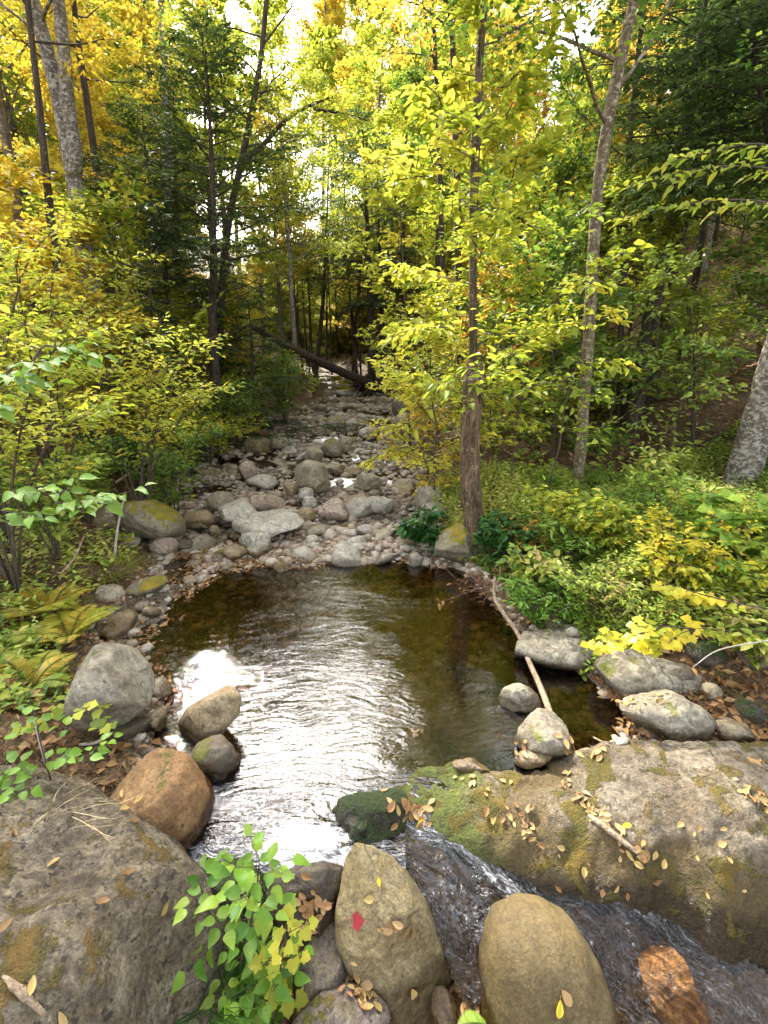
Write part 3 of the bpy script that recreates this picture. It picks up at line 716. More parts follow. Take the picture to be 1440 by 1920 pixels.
rock_flat('wide brown ledge just under the water at the right of the pool', [(850, 1330), (900, 1300), (980, 1310), (1000, 1370), (960, 1410), (880, 1420), (830, 1390)], -.065, .06, 'submerged', 71, facets=3, expo=.6)
rock_flat('round dark rock under the water near the pool outlet', [(738, 1400), (745, 1372), (780, 1358), (812, 1368), (812, 1402), (780, 1420)], -.05, .05, 'submerged', 72, (40, 20), facets=2, name='stone')
rock_flat('long submerged rock in the middle right of the pool', [(838, 1240), (842, 1205), (862, 1200), (872, 1225), (862, 1248)], -.05, .05, 'submerged', 73, (40, 20), facets=2, name='stone')
rock_flat('broad amber ledge under shallow water left of the half submerged grey rock', [(760, 1345), (790, 1300), (850, 1280), (905, 1300), (880, 1345), (820, 1375)], -.06, .05, 'submerged', 76, facets=5, amp=.09)
rock_flat('slanting submerged ledge below the flat grey rock', [(850, 1300), (880, 1262), (960, 1250), (1010, 1280), (930, 1290)], -.05, .05, 'submerged', 74, (40, 20), facets=3)
rock_view('dark dripping rock thick with green moss at the lip of the pool', [(612, 1545), (640, 1502), (690, 1490), (745, 1480), (770, 1500), (765, 1540), (735, 1572), (700, 1592), (650, 1590), (620, 1576)], -.02, .13, 'moss_dark', 75, (96, 48), facets=4, amp=.1)
rock_view('tall olive front rock with a mossy crown and a red leaf on it', [(700, 1572), (732, 1590), (768, 1640), (800, 1700), (826, 1765), (848, 1830), (838, 1868), (800, 1896), (755, 1908), (715, 1896), (695, 1850), (650, 1790), (630, 1740), (632, 1680), (645, 1620), (668, 1585)], -.14, .17, 'front', 81, (140, 70), facets=3, expo=.62, amp=.035)
rock_view('smooth egg shaped olive boulder in the foreground beside the chute', [(912, 1760), (930, 1722), (975, 1704), (1030, 1708), (1082, 1740), (1122, 1800), (1146, 1870), (1160, 1960), (1120, 2040), (980, 2050), (912, 1990), (900, 1900), (900, 1820)], -.22, .24, 'oval', 82, (110, 56), facets=1, cut=1.0, expo=.8, amp=.02)
rock_view('rust coloured wet rock standing in the chute at the lower right', [(1195, 1800), (1210, 1765), (1240, 1758), (1280, 1800), (1320, 1880), (1370, 1990), (1300, 2020), (1250, 1960), (1205, 1850)], -.27, .09, 'rusty', 83, (80, 40), facets=7, cut=.7, amp=.08)
rock_view('small upright tan stone wedged below the tall olive front rock', [(806, 1876), (814, 1858), (834, 1856), (852, 1880), (862, 1915), (850, 1940), (815, 1930)], -.32, .06, 'tan', 84, (40, 20), name='stone', facets=3)
rock_view('tiny tan pebble at the bottom edge between the two olive rocks', [(866, 1910), (876, 1896), (892, 1900), (890, 1918), (872, 1922)], -.36, .03, 'tan', 85, (24, 14), name='stone', facets=2)
rock_view('purple grey rock left of the tall olive front rock', [(548, 1800), (560, 1752), (600, 1735), (632, 1748), (655, 1800), (690, 1850), (680, 1890), (600, 1890), (556, 1860)], -.24, .13, 'purple', 86, (72, 36), facets=7, cut=.75)
rock_view('rough grey rock along the bottom edge under the leafy sapling', [(510, 1900), (560, 1880), (650, 1872), (720, 1895), (760, 1925), (740, 1990), (600, 2000), (520, 1970)], -.26, .13, 'purple', 87, (72, 36), facets=6)
rock_view('dark wet rock holding back the foam behind the sapling', [(500, 1668), (540, 1634), (600, 1624), (648, 1634), (662, 1690), (640, 1745), (580, 1755), (515, 1730)], -.06, .11, 'dark', 88, (64, 32), facets=7, cut=.74, amp=.07)
rock_view('dark mossy rock of the pool lip between the sapling and the brown boulder', [(350, 1655), (400, 1628), (470, 1622), (525, 1640), (530, 1710), (470, 1750), (380, 1740)], -.07, .11, 'moss_dark', 89, (64, 32), facets=7, cut=.74, amp=.07)

RM['bed'] = rock_mat('chute_bed_stone', (.20, .12, .05), (.40, .27, .13), (.24, .19, .09), 2.0, .1, rough=.35, bump=.8, crust=.8, mott=.8)
for X_, Y_, Z_, K_ in BEDS:
    tag(grid_mesh(X_, Y_, Z_, K_).build('bedrock', RM['bed']), 'wet brown ledge of rock seen through the sliding water of the chute', 'rock')

for i, (lab, box, mat, nm) in enumerate([
    ('angular blue grey rock standing behind the yellow mossy flat rock', (390, 920, 438, 958), 'grey', 'boulder'),
    ('low pinkish flat rock behind the long pale flat rock', (438, 928, 545, 960), 'pink', 'flat_rock'),
    ('low flat rock topped with bright yellow moss beside the round mossy boulder', (345, 967, 420, 993), 'mossy', 'flat_rock'),
    ('pale rounded rock in front of the long pale flat rock', (446, 995, 524, 1031), 'pale', 'boulder'),
    ('grey stone in front of the pale rounded rock', (462, 1018, 504, 1044), 'grey', 'stone'),
    ('low tan stone in wet leaves left of the grey stone', (418, 1022, 462, 1050), 'tan', 'stone'),
    ('round grey brown stone below the round mossy boulder', (285, 1006, 331, 1042), 'pink', 'stone'),
    ('dark smooth stone touching the round grey brown stone', (328, 1011, 361, 1035), 'dark', 'stone'),
    ('small tan stone beside the yellow mossy flat rock', (390, 986, 417, 1008), 'tan', 'stone'),
    ('flat grey slab to the right of the big blocky rock', (608, 869, 655, 889), 'grey', 'flat_rock'),
    ('pale angular stone at the front left of the big blocky rock', (560, 913, 590, 939), 'pale', 'stone'),
    ('small pale wedge stone below the big blocky rock', (566, 930, 594, 954), 'pale', 'stone'),
    ('round brown stone at the right end of the long pale flat rock', (555, 950, 592, 980), 'tan', 'stone'),
    ('slanted pinkish rock to the right of the round brown stone', (600, 936, 652, 976), 'pink', 'boulder'),
    ('pale lumpy rock in the middle of the gravel bar', (645, 932, 706, 968), 'pale', 'boulder'),
    ('pale flat rock at the right of the gravel bar', (686, 930, 745, 962), 'pale', 'flat_rock'),
    ('slanted grey rock upstream of the gravel bar', (667, 887, 716, 918), 'grey', 'boulder'),
    ('brown leaning stone touching the left of the big blocky rock', (530, 904, 562, 930), 'tan', 'stone'),
    ('round tan boulder near the driftwood logs', (460, 820, 508, 850), 'tan', 'boulder'),
    ('grey boulder to the right of the round tan boulder', (500, 815, 541, 843), 'grey', 'boulder'),
    ('dark split rock with a pale cap in the upper stream', (570, 840, 607, 868), 'grey', 'boulder'),
    ('mossy lump of rock in the upper stream', (600, 824, 645, 856), 'mossy', 'boulder'),
    ('square grey block beside the mossy lump', (630, 820, 663, 846), 'grey', 'boulder'),
    ('grey brown stone in the left shallows', (447, 866, 486, 900), 'pink', 'stone'),
    ('small white stone in the left shallows', (480, 901, 505, 915), 'pale', 'stone'),
    ('pale pointed rock in the far stream bed', (672, 800, 706, 822), 'pale', 'boulder'),
    ('low mossy rock in the far stream bed', (610, 780, 648, 806), 'mossy', 'boulder'),
    ('round pale rock in the far stream bed', (648, 786, 674, 804), 'pale', 'stone'),
    ('dark rounded boulder under the yellow leaves at the right of the far stream', (734, 744, 768, 782), 'dark', 'boulder'),
    ('grey boulder at the right edge of the far stream', (738, 772, 780, 815), 'grey', 'boulder'),
    ('brown weathered rock on the bank left of the round mossy boulder', (176, 940, 222, 992), 'tan', 'boulder'),
    ('little mossy stone tucked under the round mossy boulder', (226, 1004, 262, 1028), 'mossy', 'stone'),
    ('pale mossy rock half hidden by plants above the dead tree foot', (770, 912, 842, 948), 'pale', 'boulder'),
    ('pale grey rock behind the dark leaved plant', (784, 940, 842, 978), 'pale', 'boulder'),
    ('round pale stone at the far right waterline', (764, 1036, 796, 1066), 'pale', 'stone'),
    ('small grey stone above the round pale stone', (783, 1012, 806, 1033), 'grey', 'stone'),
    ('small tan stone on the gravel left of the dark leaved plant', (745, 1005, 779, 1022), 'tan', 'stone'),
    ('brown stone under the water by the far rim of the pool', (508, 1052, 546, 1080), 'submerged', 'stone'),
    ('brown earthy rock on the left bank beneath the shrubs', (268, 1136, 300, 1156), 'tan', 'stone'),
    ('grey stone at the foot of the herbs right of the bare pole', (1022, 1152, 1058, 1190), 'dark', 'stone'),
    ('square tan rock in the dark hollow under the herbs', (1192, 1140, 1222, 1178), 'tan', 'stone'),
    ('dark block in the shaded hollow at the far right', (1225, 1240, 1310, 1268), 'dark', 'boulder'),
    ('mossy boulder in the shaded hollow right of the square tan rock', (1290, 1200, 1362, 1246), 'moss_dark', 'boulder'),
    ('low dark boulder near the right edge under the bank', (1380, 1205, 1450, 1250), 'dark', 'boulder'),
    ('grey flat stone among dead leaves behind the lichen slab', (1340, 1350, 1420, 1392), 'grey', 'flat_rock'),
]):
    stone(lab, box, mat, 200 + i * 7, nm)

# cobbles and gravel of the stream bed
def cobbles():
    rng = np.random.default_rng(5)
    protos = []
    for k in range(9):
        th = np.arange(14) * 2 * np.pi / 14
        pl = np.stack([np.cos(th) * rng.uniform(.85, 1.3), np.sin(th) * rng.uniform(.75, 1.0)], 1) * (1 + rng.normal(size=(14, 1)) * .06) * .5
        V, Q, T, _ = shape_rock(pl, rng.uniform(.26, .42), 900 + k, (22, 13), facets=9, cut=.66, amp=.08)
        mb = MB(); mb.add(V, Q, T); me = mb.mesh('cobble'); me.materials.append(RM['grey']); protos.append((me, V, Q))
    mats = ['grey', 'pale', 'tan', 'pale', 'grey', 'pale', 'grey', 'mossy']
    n = 0; tries = 0
    while n < 285 and tries < 4000:
        tries += 1
        u = rng.random()
        y = 5.0 + 14 * u ** 1.5 if rng.random() < .95 else rng.uniform(2.2, 5.2)
        c = np.interp(y, CY, CX); hw = np.interp(y, CY, HW)
        x = c + hw * rng.uniform(-1.05, 1.05)
        if y < 5.0 and abs(x - c) < hw * .82: continue
        s = float(np.clip(rng.lognormal(-1.85, .6), .07, .5)) * (1 + .03 * y)
        if y < 5.0: s = min(s * .6, .13)
        z, nn = drop(x, y)
        if z > gz(x, y) + .05 and rng.random() < .85: continue
        me, V, Q = protos[rng.integers(9)]
        o = bpy.data.objects.new('cobble', me); col.objects.link(o)
        o.location = (x, y, z - s * .01); o.rotation_euler = (rng.normal() * .25, rng.normal() * .25, rng.uniform(0, 6.28)); o.scale = (s, s * rng.uniform(.7, 1.1), s * rng.uniform(.5, .9))
        o.material_slots[0].link = 'OBJECT'; o.material_slots[0].material = RM[mats[rng.integers(8)]]
        lab = 'small weathered cobble strewn among the rocks of the stream bed upstream of the pool' if y > 5.0 else 'small cobble lying along the shallow rim of the pool'
        tag(o, lab, 'stone', 'cobbles strewn over the stream bed' if y > 5.0 else 'cobbles around the rim of the pool'); n += 1
    # gravel: uncountable
    g = (1 + 5 ** .5) / 2
    I = unit(np.array([(-1, g, 0), (1, g, 0), (-1, -g, 0), (1, -g, 0), (0, -1, g), (0, 1, g), (0, -1, -g), (0, 1, -g), (g, 0, -1), (g, 0, 1), (-g, 0, -1), (-g, 0, 1)], float))
    F = np.array([(0, 11, 5), (0, 5, 1), (0, 1, 7), (0, 7, 10), (0, 10, 11), (1, 5, 9), (5, 11, 4), (11, 10, 2), (10, 7, 6), (7, 1, 8), (3, 9, 4), (3, 4, 2), (3, 2, 6), (3, 6, 8), (3, 8, 9), (4, 9, 5), (2, 4, 11), (6, 2, 10), (8, 6, 7), (9, 8, 1)])
    N = 14500; u = rng.random(N)
    y = np.where(rng.random(N) < .8, 4.6 + 13 * u ** 1.8, rng.uniform(1.9, 5, N)); c = np.interp(y, CY, CX); hw = np.interp(y, CY, HW); x = c + hw * rng.uniform(-1.12, 1.12, N)
    s = np.clip(rng.lognormal(-3.4, .55, N), .010, .11) * np.where(y < 5, .7, 1)
    z = ground(x, y)
    V = I[None] * (1 + rng.normal(size=(N, 12, 1)) * .13) * s[:, None, None] * np.stack([rng.uniform(.7, 1.3, N), rng.uniform(.7, 1.2, N), rng.uniform(.35, .75, N)], 1)[:, None]
    a = rng.uniform(0, 6.28, N); ca, sa = np.cos(a)[:, None], np.sin(a)[:, None]
    V = np.stack([V[..., 0] * ca - V[..., 1] * sa, V[..., 0] * sa + V[..., 1] * ca, V[..., 2]], -1) + np.stack([x, y, z + s * .1], 1)[:, None]
    T = (F[None] + np.arange(N)[:, None, None] * 12).reshape(-1, 3)
    t = NT('gravel_stone'); at = t.n('ShaderNodeAttribute', attribute_name='tint'); sx = t.n('ShaderNodeSeparateColor', {0: at.outputs['Color']})
    cc = t.ramp(sx.outputs[0], [(0, (.15, .11, .07)), (.3, (.28, .22, .145)), (.55, (.40, .355, .27)), (.75, (.27, .16, .095)), (1, (.48, .43, .34))])
    nz = t.noise(t.obj(False), 60, 4); cc = t.mix(t.mapr(nz, .35, .7, 0, .6), cc, (.08, .06, .04))
    p = t.n('ShaderNodeBsdfPrincipled', {'Base Color': cc, 'Roughness': .7, 'Normal': t.n('ShaderNodeBump', {'Strength': .4, 'Distance': .01, 'Height': nz}).outputs[0]})
    mb = MB(); mb.add(V.reshape(-1, 3), None, T, np.repeat(np.stack([rng.random(N), rng.random(N)], 1), 12, 0))
    o = mb.build('gravel', t.done(p.outputs[0])); tag(o, 'loose gravel and pebbles covering the bed of the stream', 'gravel', kind='stuff')
cobbles()
# ------------------------------------------------------------------ trees
Z = np.array([0, 0, 1.0])
def grow(rng, p, d, L, n=6, wig=.12, up=0.0):
    pts = [np.array(p, float)]; d = unit(d)
    for i in range(n):
        d = unit(d + rng.normal(size=3) * wig + Z * up); pts.append(pts[-1] + d * L / n)
    return np.array(pts)
def spray(mb, rng, pts, n, ls, lw, spread, kind, flat=.35, droop=.15, hue=None, tipward=.6):
    """leaves laid in a layer along a twig"""
    k = len(pts) - 1; u = rng.random(n) ** .8 * k; i = np.minimum(u.astype(int), k - 1); f = (u - i)[:, None]
    P = pts[i] * (1 - f) + pts[i + 1] * f; T = unit(pts[i + 1] - pts[i]); side = rng.choice([-1., 1.], n)[:, None]
    lat = unit(np.cross(T, np.array([0, 0, 1.0])) + 1e-6) * side
    off = rng.random((n, 1)) * spread
    P = P + lat * off + T * off * .4 + Z * (rng.normal(size=(n, 1)) * spread * .18 - off * droop)
    D = lat * rng.uniform(.4, 1, (n, 1)) + T * rng.uniform(.2, 1, (n, 1)) * tipward * 1.5 + rng.normal(size=(n, 3)) * .25 - Z * droop
    N = Z + rng.normal(size=(n, 3)) * flat
    S = ls * rng.uniform(.6, 1.25, n)
    h = rng.random(n) if hue is None else np.clip(hue + rng.normal(size=n) * .16, 0, 1)
    leaves(mb, P, D, N, S, lw, kind, rng, h)
def at_path(pts, t):
    k = len(pts) - 1; u = min(t * k, k - 1e-6); i = int(u); return pts[i] + (pts[i + 1] - pts[i]) * (u - i)

def broadleaf(rng, path, r0, lo=.35, nl=18, L=3.0, rise=.5, nsub=6, nleaf=55, ls=.09, lw=.6, kind=1, spread=.35, r1=.25, hue=None, bare=0, sides=8, rough=.12, azb=None, taper=.6):
    tr, cr = MB(), MB(); n = len(path); H = path[-1, 2] - path[0, 2]
    tt = np.linspace(0, 1, n); rad = r0 * (1 - (1 - r1) * tt) * (1 + .45 * np.exp(-tt * H / .25))
    tube(tr, path, rad, sides, rough, int(rng.integers(1e6)))
    az = rng.uniform(0, 6.28)
    for i in range(nl):
        t = lo + (1 - lo) * (i + rng.random()) / nl; az += 2.4 + rng.normal() * .4
        a = az if azb is None else azb[0] + rng.normal() * azb[1]
        e = rise + rng.normal() * .2 + .4 * (t - lo)
        d = np.array([math.cos(a) * math.cos(e), math.sin(a) * math.cos(e), math.sin(e)])
        ll = L * (1 - taper * (t - lo) / (1 - lo)) * rng.uniform(.6, 1.2)
        p0 = at_path(path, t); br = r0 * (1 - (1 - r1) * t)
        lp = grow(rng, p0, d, ll, 7, .13, .02)
        tube(tr, lp, np.linspace(min(br * .42, .009 * ll + .005), .004, 8), 5, cap=False)
        if i < bare: continue
        hb = None if hue is None else hue + rng.normal() * .12
        for j in range(nsub):
            u = .22 + .78 * (j + rng.random()) / nsub; s = 1 if j % 2 else -1
            T = unit(at_path(lp, min(1, u + .1)) - at_path(lp, max(0, u - .1)))
            q = unit(T * .8 + s * unit(np.cross(T, Z) + 1e-6) * rng.uniform(.5, 1.1) + Z * rng.normal() * .2)
            sp = grow(rng, at_path(lp, u), q, ll * rng.uniform(.25, .45), 4, .15)
            tube(tr, sp, np.linspace(.007, .003, 5), 3, cap=False)
            spray(cr, rng, sp, nleaf, ls, lw, spread, kind, hue=hb)
        spray(cr, rng, lp[4:], nleaf, ls, lw, spread, kind, hue=hb)
    return tr, cr

def conifer(rng, path, r0, lo=.15, nb=46, L=2.2, rise=.05, ntw=17, nn=36, ls=.10, lw=.2, droop=.10, bare=0, shape=.55, gap=0.08):
    tr, cr = MB(), MB(); n = len(path); tt = np.linspace(0, 1, n)
    tube(tr, path, r0 * (1 - .93 * tt) * (1 + .3 * np.exp(-tt * 40)), 8, .1, int(rng.integers(1e6)))
    H = path[-1, 2] - path[0, 2]; az = 0
    for i in range(bare):
        t = rng.uniform(.05, lo + .12); a = rng.uniform(0, 6.28); d = np.array([math.cos(a), math.sin(a), rng.normal() * .25])
        lp = grow(rng, at_path(path, t), d, L * rng.uniform(.4, 1.1), 7, .12, -.05)
        tube(tr, lp, np.linspace(.014, .003, 8), 4, cap=False)
        for k in range(3):
            j = rng.integers(2, 6); sp = grow(rng, lp[j], unit(lp[j + 1] - lp[j]) + rng.normal(size=3) * .6, .3, 3, .2, -.1); tube(tr, sp, [.005, .004, .003, .002], 3, cap=False)
    for i in range(nb):
        t = lo + (1 - lo) * (i + rng.random()) / nb; az += 2.4 + rng.normal() * .5
        if rng.random() < gap: continue
        ll = max(.18, L * (1 - (t - lo) / (1 - lo)) ** shape * rng.uniform(.7, 1.15))
        e = rise + .45 * (t - lo) + rng.normal() * .10
        d = np.array([math.cos(az) * math.cos(e), math.sin(az) * math.cos(e), math.sin(e)])
        lp = grow(rng, at_path(path, t), d, ll, 8, .06, -droop / 8 * 2)
        tube(tr, lp, np.linspace(.006 + .007 * ll, .003, 9), 4, cap=False)
        m = max(4, int(ntw * (ll / L) ** .7)); hb = rng.random()
        for j in range(m):
            u = .12 + .88 * (j + .5) / m; s = 1 if j % 2 else -1
            T = unit(at_path(lp, min(1, u + .1)) - at_path(lp, max(0, u - .1)))
            q = T * .75 + s * np.cross(T, Z) * .85 + Z * rng.normal() * .1 - Z * droop
            tl = ll * .42 * (1.15 - u * .75) * rng.uniform(.7, 1.2) + .05
            tp = grow(rng, at_path(lp, u), q, tl, 4, .1, -droop * .3)
            k = int(nn * (.5 + tl / (L * .42))); w = rng.random(k) * 4; ii = np.minimum(w.astype(int), 3); f = (w - ii)[:, None]
            P = tp[ii] * (1 - f) + tp[ii + 1] * f; TT = unit(tp[ii + 1] - tp[ii]); sd = rng.choice([-1., 1.], k)[:, None]
            D = TT * .7 + sd * unit(np.cross(TT, Z) + 1e-6) * .75 + rng.normal(size=(k, 3)) * .18 - Z * .1
            leaves(cr, P, D, Z + rng.normal(size=(k, 3)) * .3, ls * rng.uniform(.7, 1.3, k), lw, 1, rng, np.clip(hb * .7 + rng.normal(size=k) * .18, 0, 1), .02)
    return tr, cr

def plant_tree(name, label, cat, tr, cr, base, bark, leaf, group=None, crown='crown'):
    e = empty(name, base); tag(e, label, cat, group)
    tr.build('trunk', BK[bark], e, base)
    if cr is not None and cr.n: cr.build(crown, LM[leaf] if isinstance(leaf, str) else leaf, e, base, smooth=False)
    return e
def px_path(pix, y, n=18, base_down=.25):
    """trunk line read off the photograph, standing in the upright plane at distance y"""
    P = np.array([at_y(a, b, y) for a, b in pix]); g = gz(P[0, 0], y)
    if P[0, 2] > g - base_down: P = np.concatenate([[[P[0, 0], y, g - base_down]], P])
    return smooth_path(P, n)
def hero(name, label, cat, pix, y, wpx, bark, leaf, seed, kind='broad', top=None, **kw):
    rng = np.random.default_rng(seed)
    path = px_path(pix, y, 22)
    if top is not None:
        p = path[-1].copy(); d = unit(path[-1] - path[-4]); m = 8; ext = [p + d * (top - p[2]) * (i + 1) / m + rng.normal(size=3) * .05 * np.array([1, 1, 0]) for i in range(m)]
        path = np.concatenate([path, ext])
    dep = (np.array([path[0, 0], y, 1.0]) - CAM) @ FWD; r0 = wpx * dep / FPX / 2
    path[:, 1] += np.linspace(0, 1, len(path)) ** 2 * rng.normal() * .25
    f = broadleaf if kind == 'broad' else conifer
    tr, cr = f(rng, path, r0, **kw)
    return plant_tree(name, label, cat, tr, cr, (path[0, 0], path[0, 1], path[0, 2]), bark, leaf), path, r0

# left side
h, path, r0 = hero('maple_tree', 'big grey barked forked tree with flaking bark at the upper left', 'tree', [(168, 520), (155, 440), (138, 330), (112, 190), (84, 80), (58, -20), (20, -200)], 9.2, 30, 'grey', 'yellow', 301, top=9.6, lo=.5, nl=16, L=2.6, nleaf=38, rough=.22, r1=.35, ls=.085)
fk = MB(); sp = smooth_path([path[9] - [0, .03, 0], at_y(143, 300, 9.1), at_y(128, 200, 9.0), at_y(118, 80, 9.0), at_y(108, -20, 9.0), at_y(96, -160, 9.0)], 16)
tube(fk, sp, np.linspace(r0 * .72, r0 * .5, 16), 9, .2, 5); ob = fk.build('limb', BK['grey'], h, tuple(h.location))
hero('maple_tree', 'slim dark straight tree just left of the big forked trunk', 'tree', [(104, 470), (92, 360), (78, 200), (66, 60), (58, -60)], 8.4, 15, 'dark', 'yellow', 302, top=9, lo=.55, nl=9, L=1.8, nleaf=50, sides=7)
hero('maple_tree', 'brown leaning trunk entering at the left edge of the photo', 'tree', [(52, 470), (36, 420), (14, 320), (-4, 230), (-40, 60)], 10.5, 22, 'brown', 'yellow', 303, top=10, lo=.45, nl=14, L=2.4, nleaf=40)
hero('maple_tree', 'thin dark leaning tree behind and right of the big forked trunk', 'tree', [(205, 470), (190, 380), (168, 220), (145, 60), (135, -60)], 11.5, 15, 'dark', 'yellow', 304, top=10.8, lo=.45, nl=14, L=2.2, nleaf=40)
hero('maple_tree', 'tall pale thin straight tree rising behind the hemlocks against the sky', 'tree', [(318, 560), (312, 210), (304, 60), (298, -40)], 16, 16, 'grey', 'orange', 305, top=13.5, lo=.55, nl=12, L=2.4, nleaf=50)
hero('maple_tree', 'dark crooked tree with a limb arching right over the stream', 'tree', [(412, 660), (418, 520), (432, 400), (456, 290), (476, 190), (492, 90), (502, -30)], 12.5, 15, 'dark', 'yellowgreen', 306, top=11, lo=.42, nl=16, L=2.6, nleaf=46, nsub=6)
am = MB(); A = [at_y(a, b, 12.4) for a, b in [(452, 300), (490, 275), (522, 238), (560, 208), (600, 190), (632, 178)]]
sp = smooth_path(A, 16); tube(am, sp, np.linspace(.065, .015, 16), 7, .1, 3)
B = smooth_path([sp[11], at_y(596, 206, 12.2), at_y(640, 212, 12.0), at_y(690, 226, 11.8)], 9); tube(am, B, np.linspace(.05, .01, 9), 5)
arm = [o for o in bpy.data.objects if o.get('label', '').startswith('dark crooked tree')][0]
am.build('limb', BK['dark'], arm, tuple(arm.location))
lm = MB(); rg = np.random.default_rng(77)
for k in range(26):
    p = at_path(sp, .35 + .65 * rg.random()) if k % 2 else at_path(B, rg.random())
    t = grow(rg, p, rg.normal(size=3) + Z * .4, rg.uniform(.5, 1.1), 5, .2); spray(lm, rg, t, 50, .10, .6, .3, 1)
lm.build('crown', LM['yellowgreen'], arm, tuple(arm.location), smooth=False)
# conifers of the middle left
hero('hemlock_tree', 'dark feathery hemlock in front of the crooked tree, its lower twigs bare', 'tree', [(400, 650), (400, 500), (398, 360), (388, 180), (372, 40)], 10.6, 20, 'dark', 'hemlock', 311, 'con', lo=.36, nb=56, L=2.3, bare=26, droop=.06, rise=.2)
hero('hemlock_tree', 'dark hemlock left of the feathery one with a thin leaning trunk', 'tree', [(318, 560), (290, 430), (270, 300), (258, 190)], 11.2, 16, 'dark', 'hemlock', 312, 'con', lo=.22, nb=44, L=2.0, bare=14, droop=.06, rise=.15)
hero('hemlock_tree', 'slender hemlock between the two dark hemlocks and farther back', 'tree', [(338, 600), (332, 420), (328, 300), (326, 150)], 13.0, 14, 'dark', 'hemlock', 313, 'con', lo=.25, nb=40, L=1.9, bare=14, rise=.15)
hero('spruce_tree', 'small dense blue green spruce behind the yellow shrubs', 'tree', [(296, 800), (290, 640), (286, 455)], 8.6, 14, 'dark', 'spruce', 314, 'con', lo=.05, nb=80, L=1.45, ntw=14, nn=24, ls=.075, rise=.05, shape=.85)
hero('hemlock_tree', 'young hemlock with drooping dark sprays over the left edge of the far stream', 'tree', [(478, 790), (470, 640), (462, 560)], 11.6, 12, 'dark', 'hemlock', 315, 'con', lo=.05, nb=40, L=2.0, bare=8, droop=.12, shape=.6)
hero('hemlock_tree', 'tall thin crowned hemlock standing on the root mass at the far bend', 'tree', [(698, 740), (694, 560), (688, 400), (680, 230)], 18.6, 17, 'dark', 'hemlock', 316, 'con', lo=.30, nb=50, L=3.2, bare=20, gap=.1, rise=.1, ls=.14)
hero('hemlock_tree', 'hemlock leaning beside the tall one at the far bend of the stream', 'tree', [(722, 735), (716, 600), (712, 480), (706, 300)], 19.5, 14, 'dark', 'hemlock', 317, 'con', lo=.40, nb=30, L=2.0, bare=14, gap=.2, ls=.14)
hero('hemlock_tree', 'loose grey green hemlock left of the far bend, reaching above the fallen log', 'tree', [(590, 720), (606, 560), (612, 420), (618, 250)], 21.5, 10, 'dark', 'hemlock', 318, 'con', lo=.40, nb=26, L=2.2, bare=14, gap=.25, ls=.15)
# right side
SN = px_path([(902, 1045), (893, 1000), (884, 930), (880, 850), (884, 770), (888, 706)], 5.05, 34, .3)
tr = MB(); tt = np.linspace(0, 1, 34); dep = (np.array([1., 5.05, 1]) - CAM) @ FWD
tube(tr, SN, 19 * dep / FPX * (1 + .95 * np.exp(-tt * 11) - .06 * tt), 30, .17, 12)
e = empty('dead_tree', SN[0]); tag(e, 'dead barkless broken trunk standing on the boulder right of the pool', 'tree')
tr.build('trunk', BK['snag'], e, SN[0])
rt = MB()
for a, b, c, d in [(930, 1035, 948, 1050), (905, 1040, 930, 1075), (880, 1020, 862, 1050), (915, 1015, 960, 1030)]:
    q = smooth_path([at_y(893, 1000, 5.03), at_y(a, b, 4.95), at_y(c, d, 4.85)], 8); tube(rt, q, np.linspace(.10, .03, 8), 8, .3, 3)
rt.build('root', BK['snag'], e, SN[0])
sp = MB(); rg = np.random.default_rng(2)
for k in range(9):
    a = rg.uniform(0, 6.28); p = SN[-1] + np.array([math.cos(a), math.sin(a), 0]) * .07; q = np.array([p - Z * .06, p + Z * rg.uniform(.05, .22)]); tube(sp, smooth_path(q, 4), [.035, .03, .018, .004], 5)
sp.build('splinters', BK['snag'], e, SN[0])
hero('maple_tree', 'straight slender tree rising directly behind the broken dead trunk', 'tree', [(890, 1000), (888, 760), (886, 560), (886, 380), (890, 200), (898, 60), (906, -40)], 6.4, 15, 'brown', 'yellow', 321, top=7.6, lo=.5, nl=13, L=1.8, nleaf=60, ls=.08, rough=.1, r1=.6)
hero('maple_tree', 'thin dark tree just left of the slender one behind the dead trunk', 'tree', [(866, 820), (862, 600), (858, 400), (852, 200), (848, 60), (846, -40)], 10.5, 15, 'dark', 'orange', 322, top=10, lo=.5, nl=16, L=2.8, nleaf=60)
hero('maple_tree', 'thin dark tree left of centre right, farther than its neighbour', 'tree', [(836, 760), (832, 560), (824, 300), (818, 120), (812, -30)], 13.5, 12, 'dark', 'orange', 323, top=12, lo=.48, nl=16, L=2.8, nleaf=60)
h, path, r0 = hero('birch_tree', 'pale lichen barked birch standing behind the bright herbs', 'tree', [(1082, 925), (1090, 800), (1100, 640), (1106, 480), (1112, 350), (1132, 200), (1158, 60), (1180, -60)], 6.5, 22, 'birch', 'green', 324, top=7.8, lo=.5, nl=13, L=2.0, nleaf=60, ls=.085, rough=.14, r1=.55, sides=14)
hero('maple_tree', 'grey barked tree close behind the pale birch, mostly hidden', 'tree', [(1160, 820), (1164, 560), (1170, 350), (1184, 150), (1198, -20)], 9.4, 13, 'dark', 'green', 325, top=9.5, lo=.4, nl=16, L=2.6, nleaf=60)
hero('maple_tree', 'thick grey flaky trunk leaning out of the right edge', 'tree', [(1366, 960), (1388, 900), (1424, 790), (1462, 660), (1520, 480), (1600, 240)], 6.1, 62, 'grey', 'green', 326, top=9, lo=.7, nl=8, L=2.2, nleaf=50, rough=.16, sides=18, r1=.6)
hero('hemlock_tree', 'dark leaning hemlock trunk on the shaded right slope', 'tree', [(1196, 720), (1230, 560), (1262, 400), (1290, 240), (1316, 60), (1340, -80)], 9.2, 38, 'dark', 'hemlock', 327, 'con', lo=.50, nb=60, L=2.9, bare=14, droop=.10)
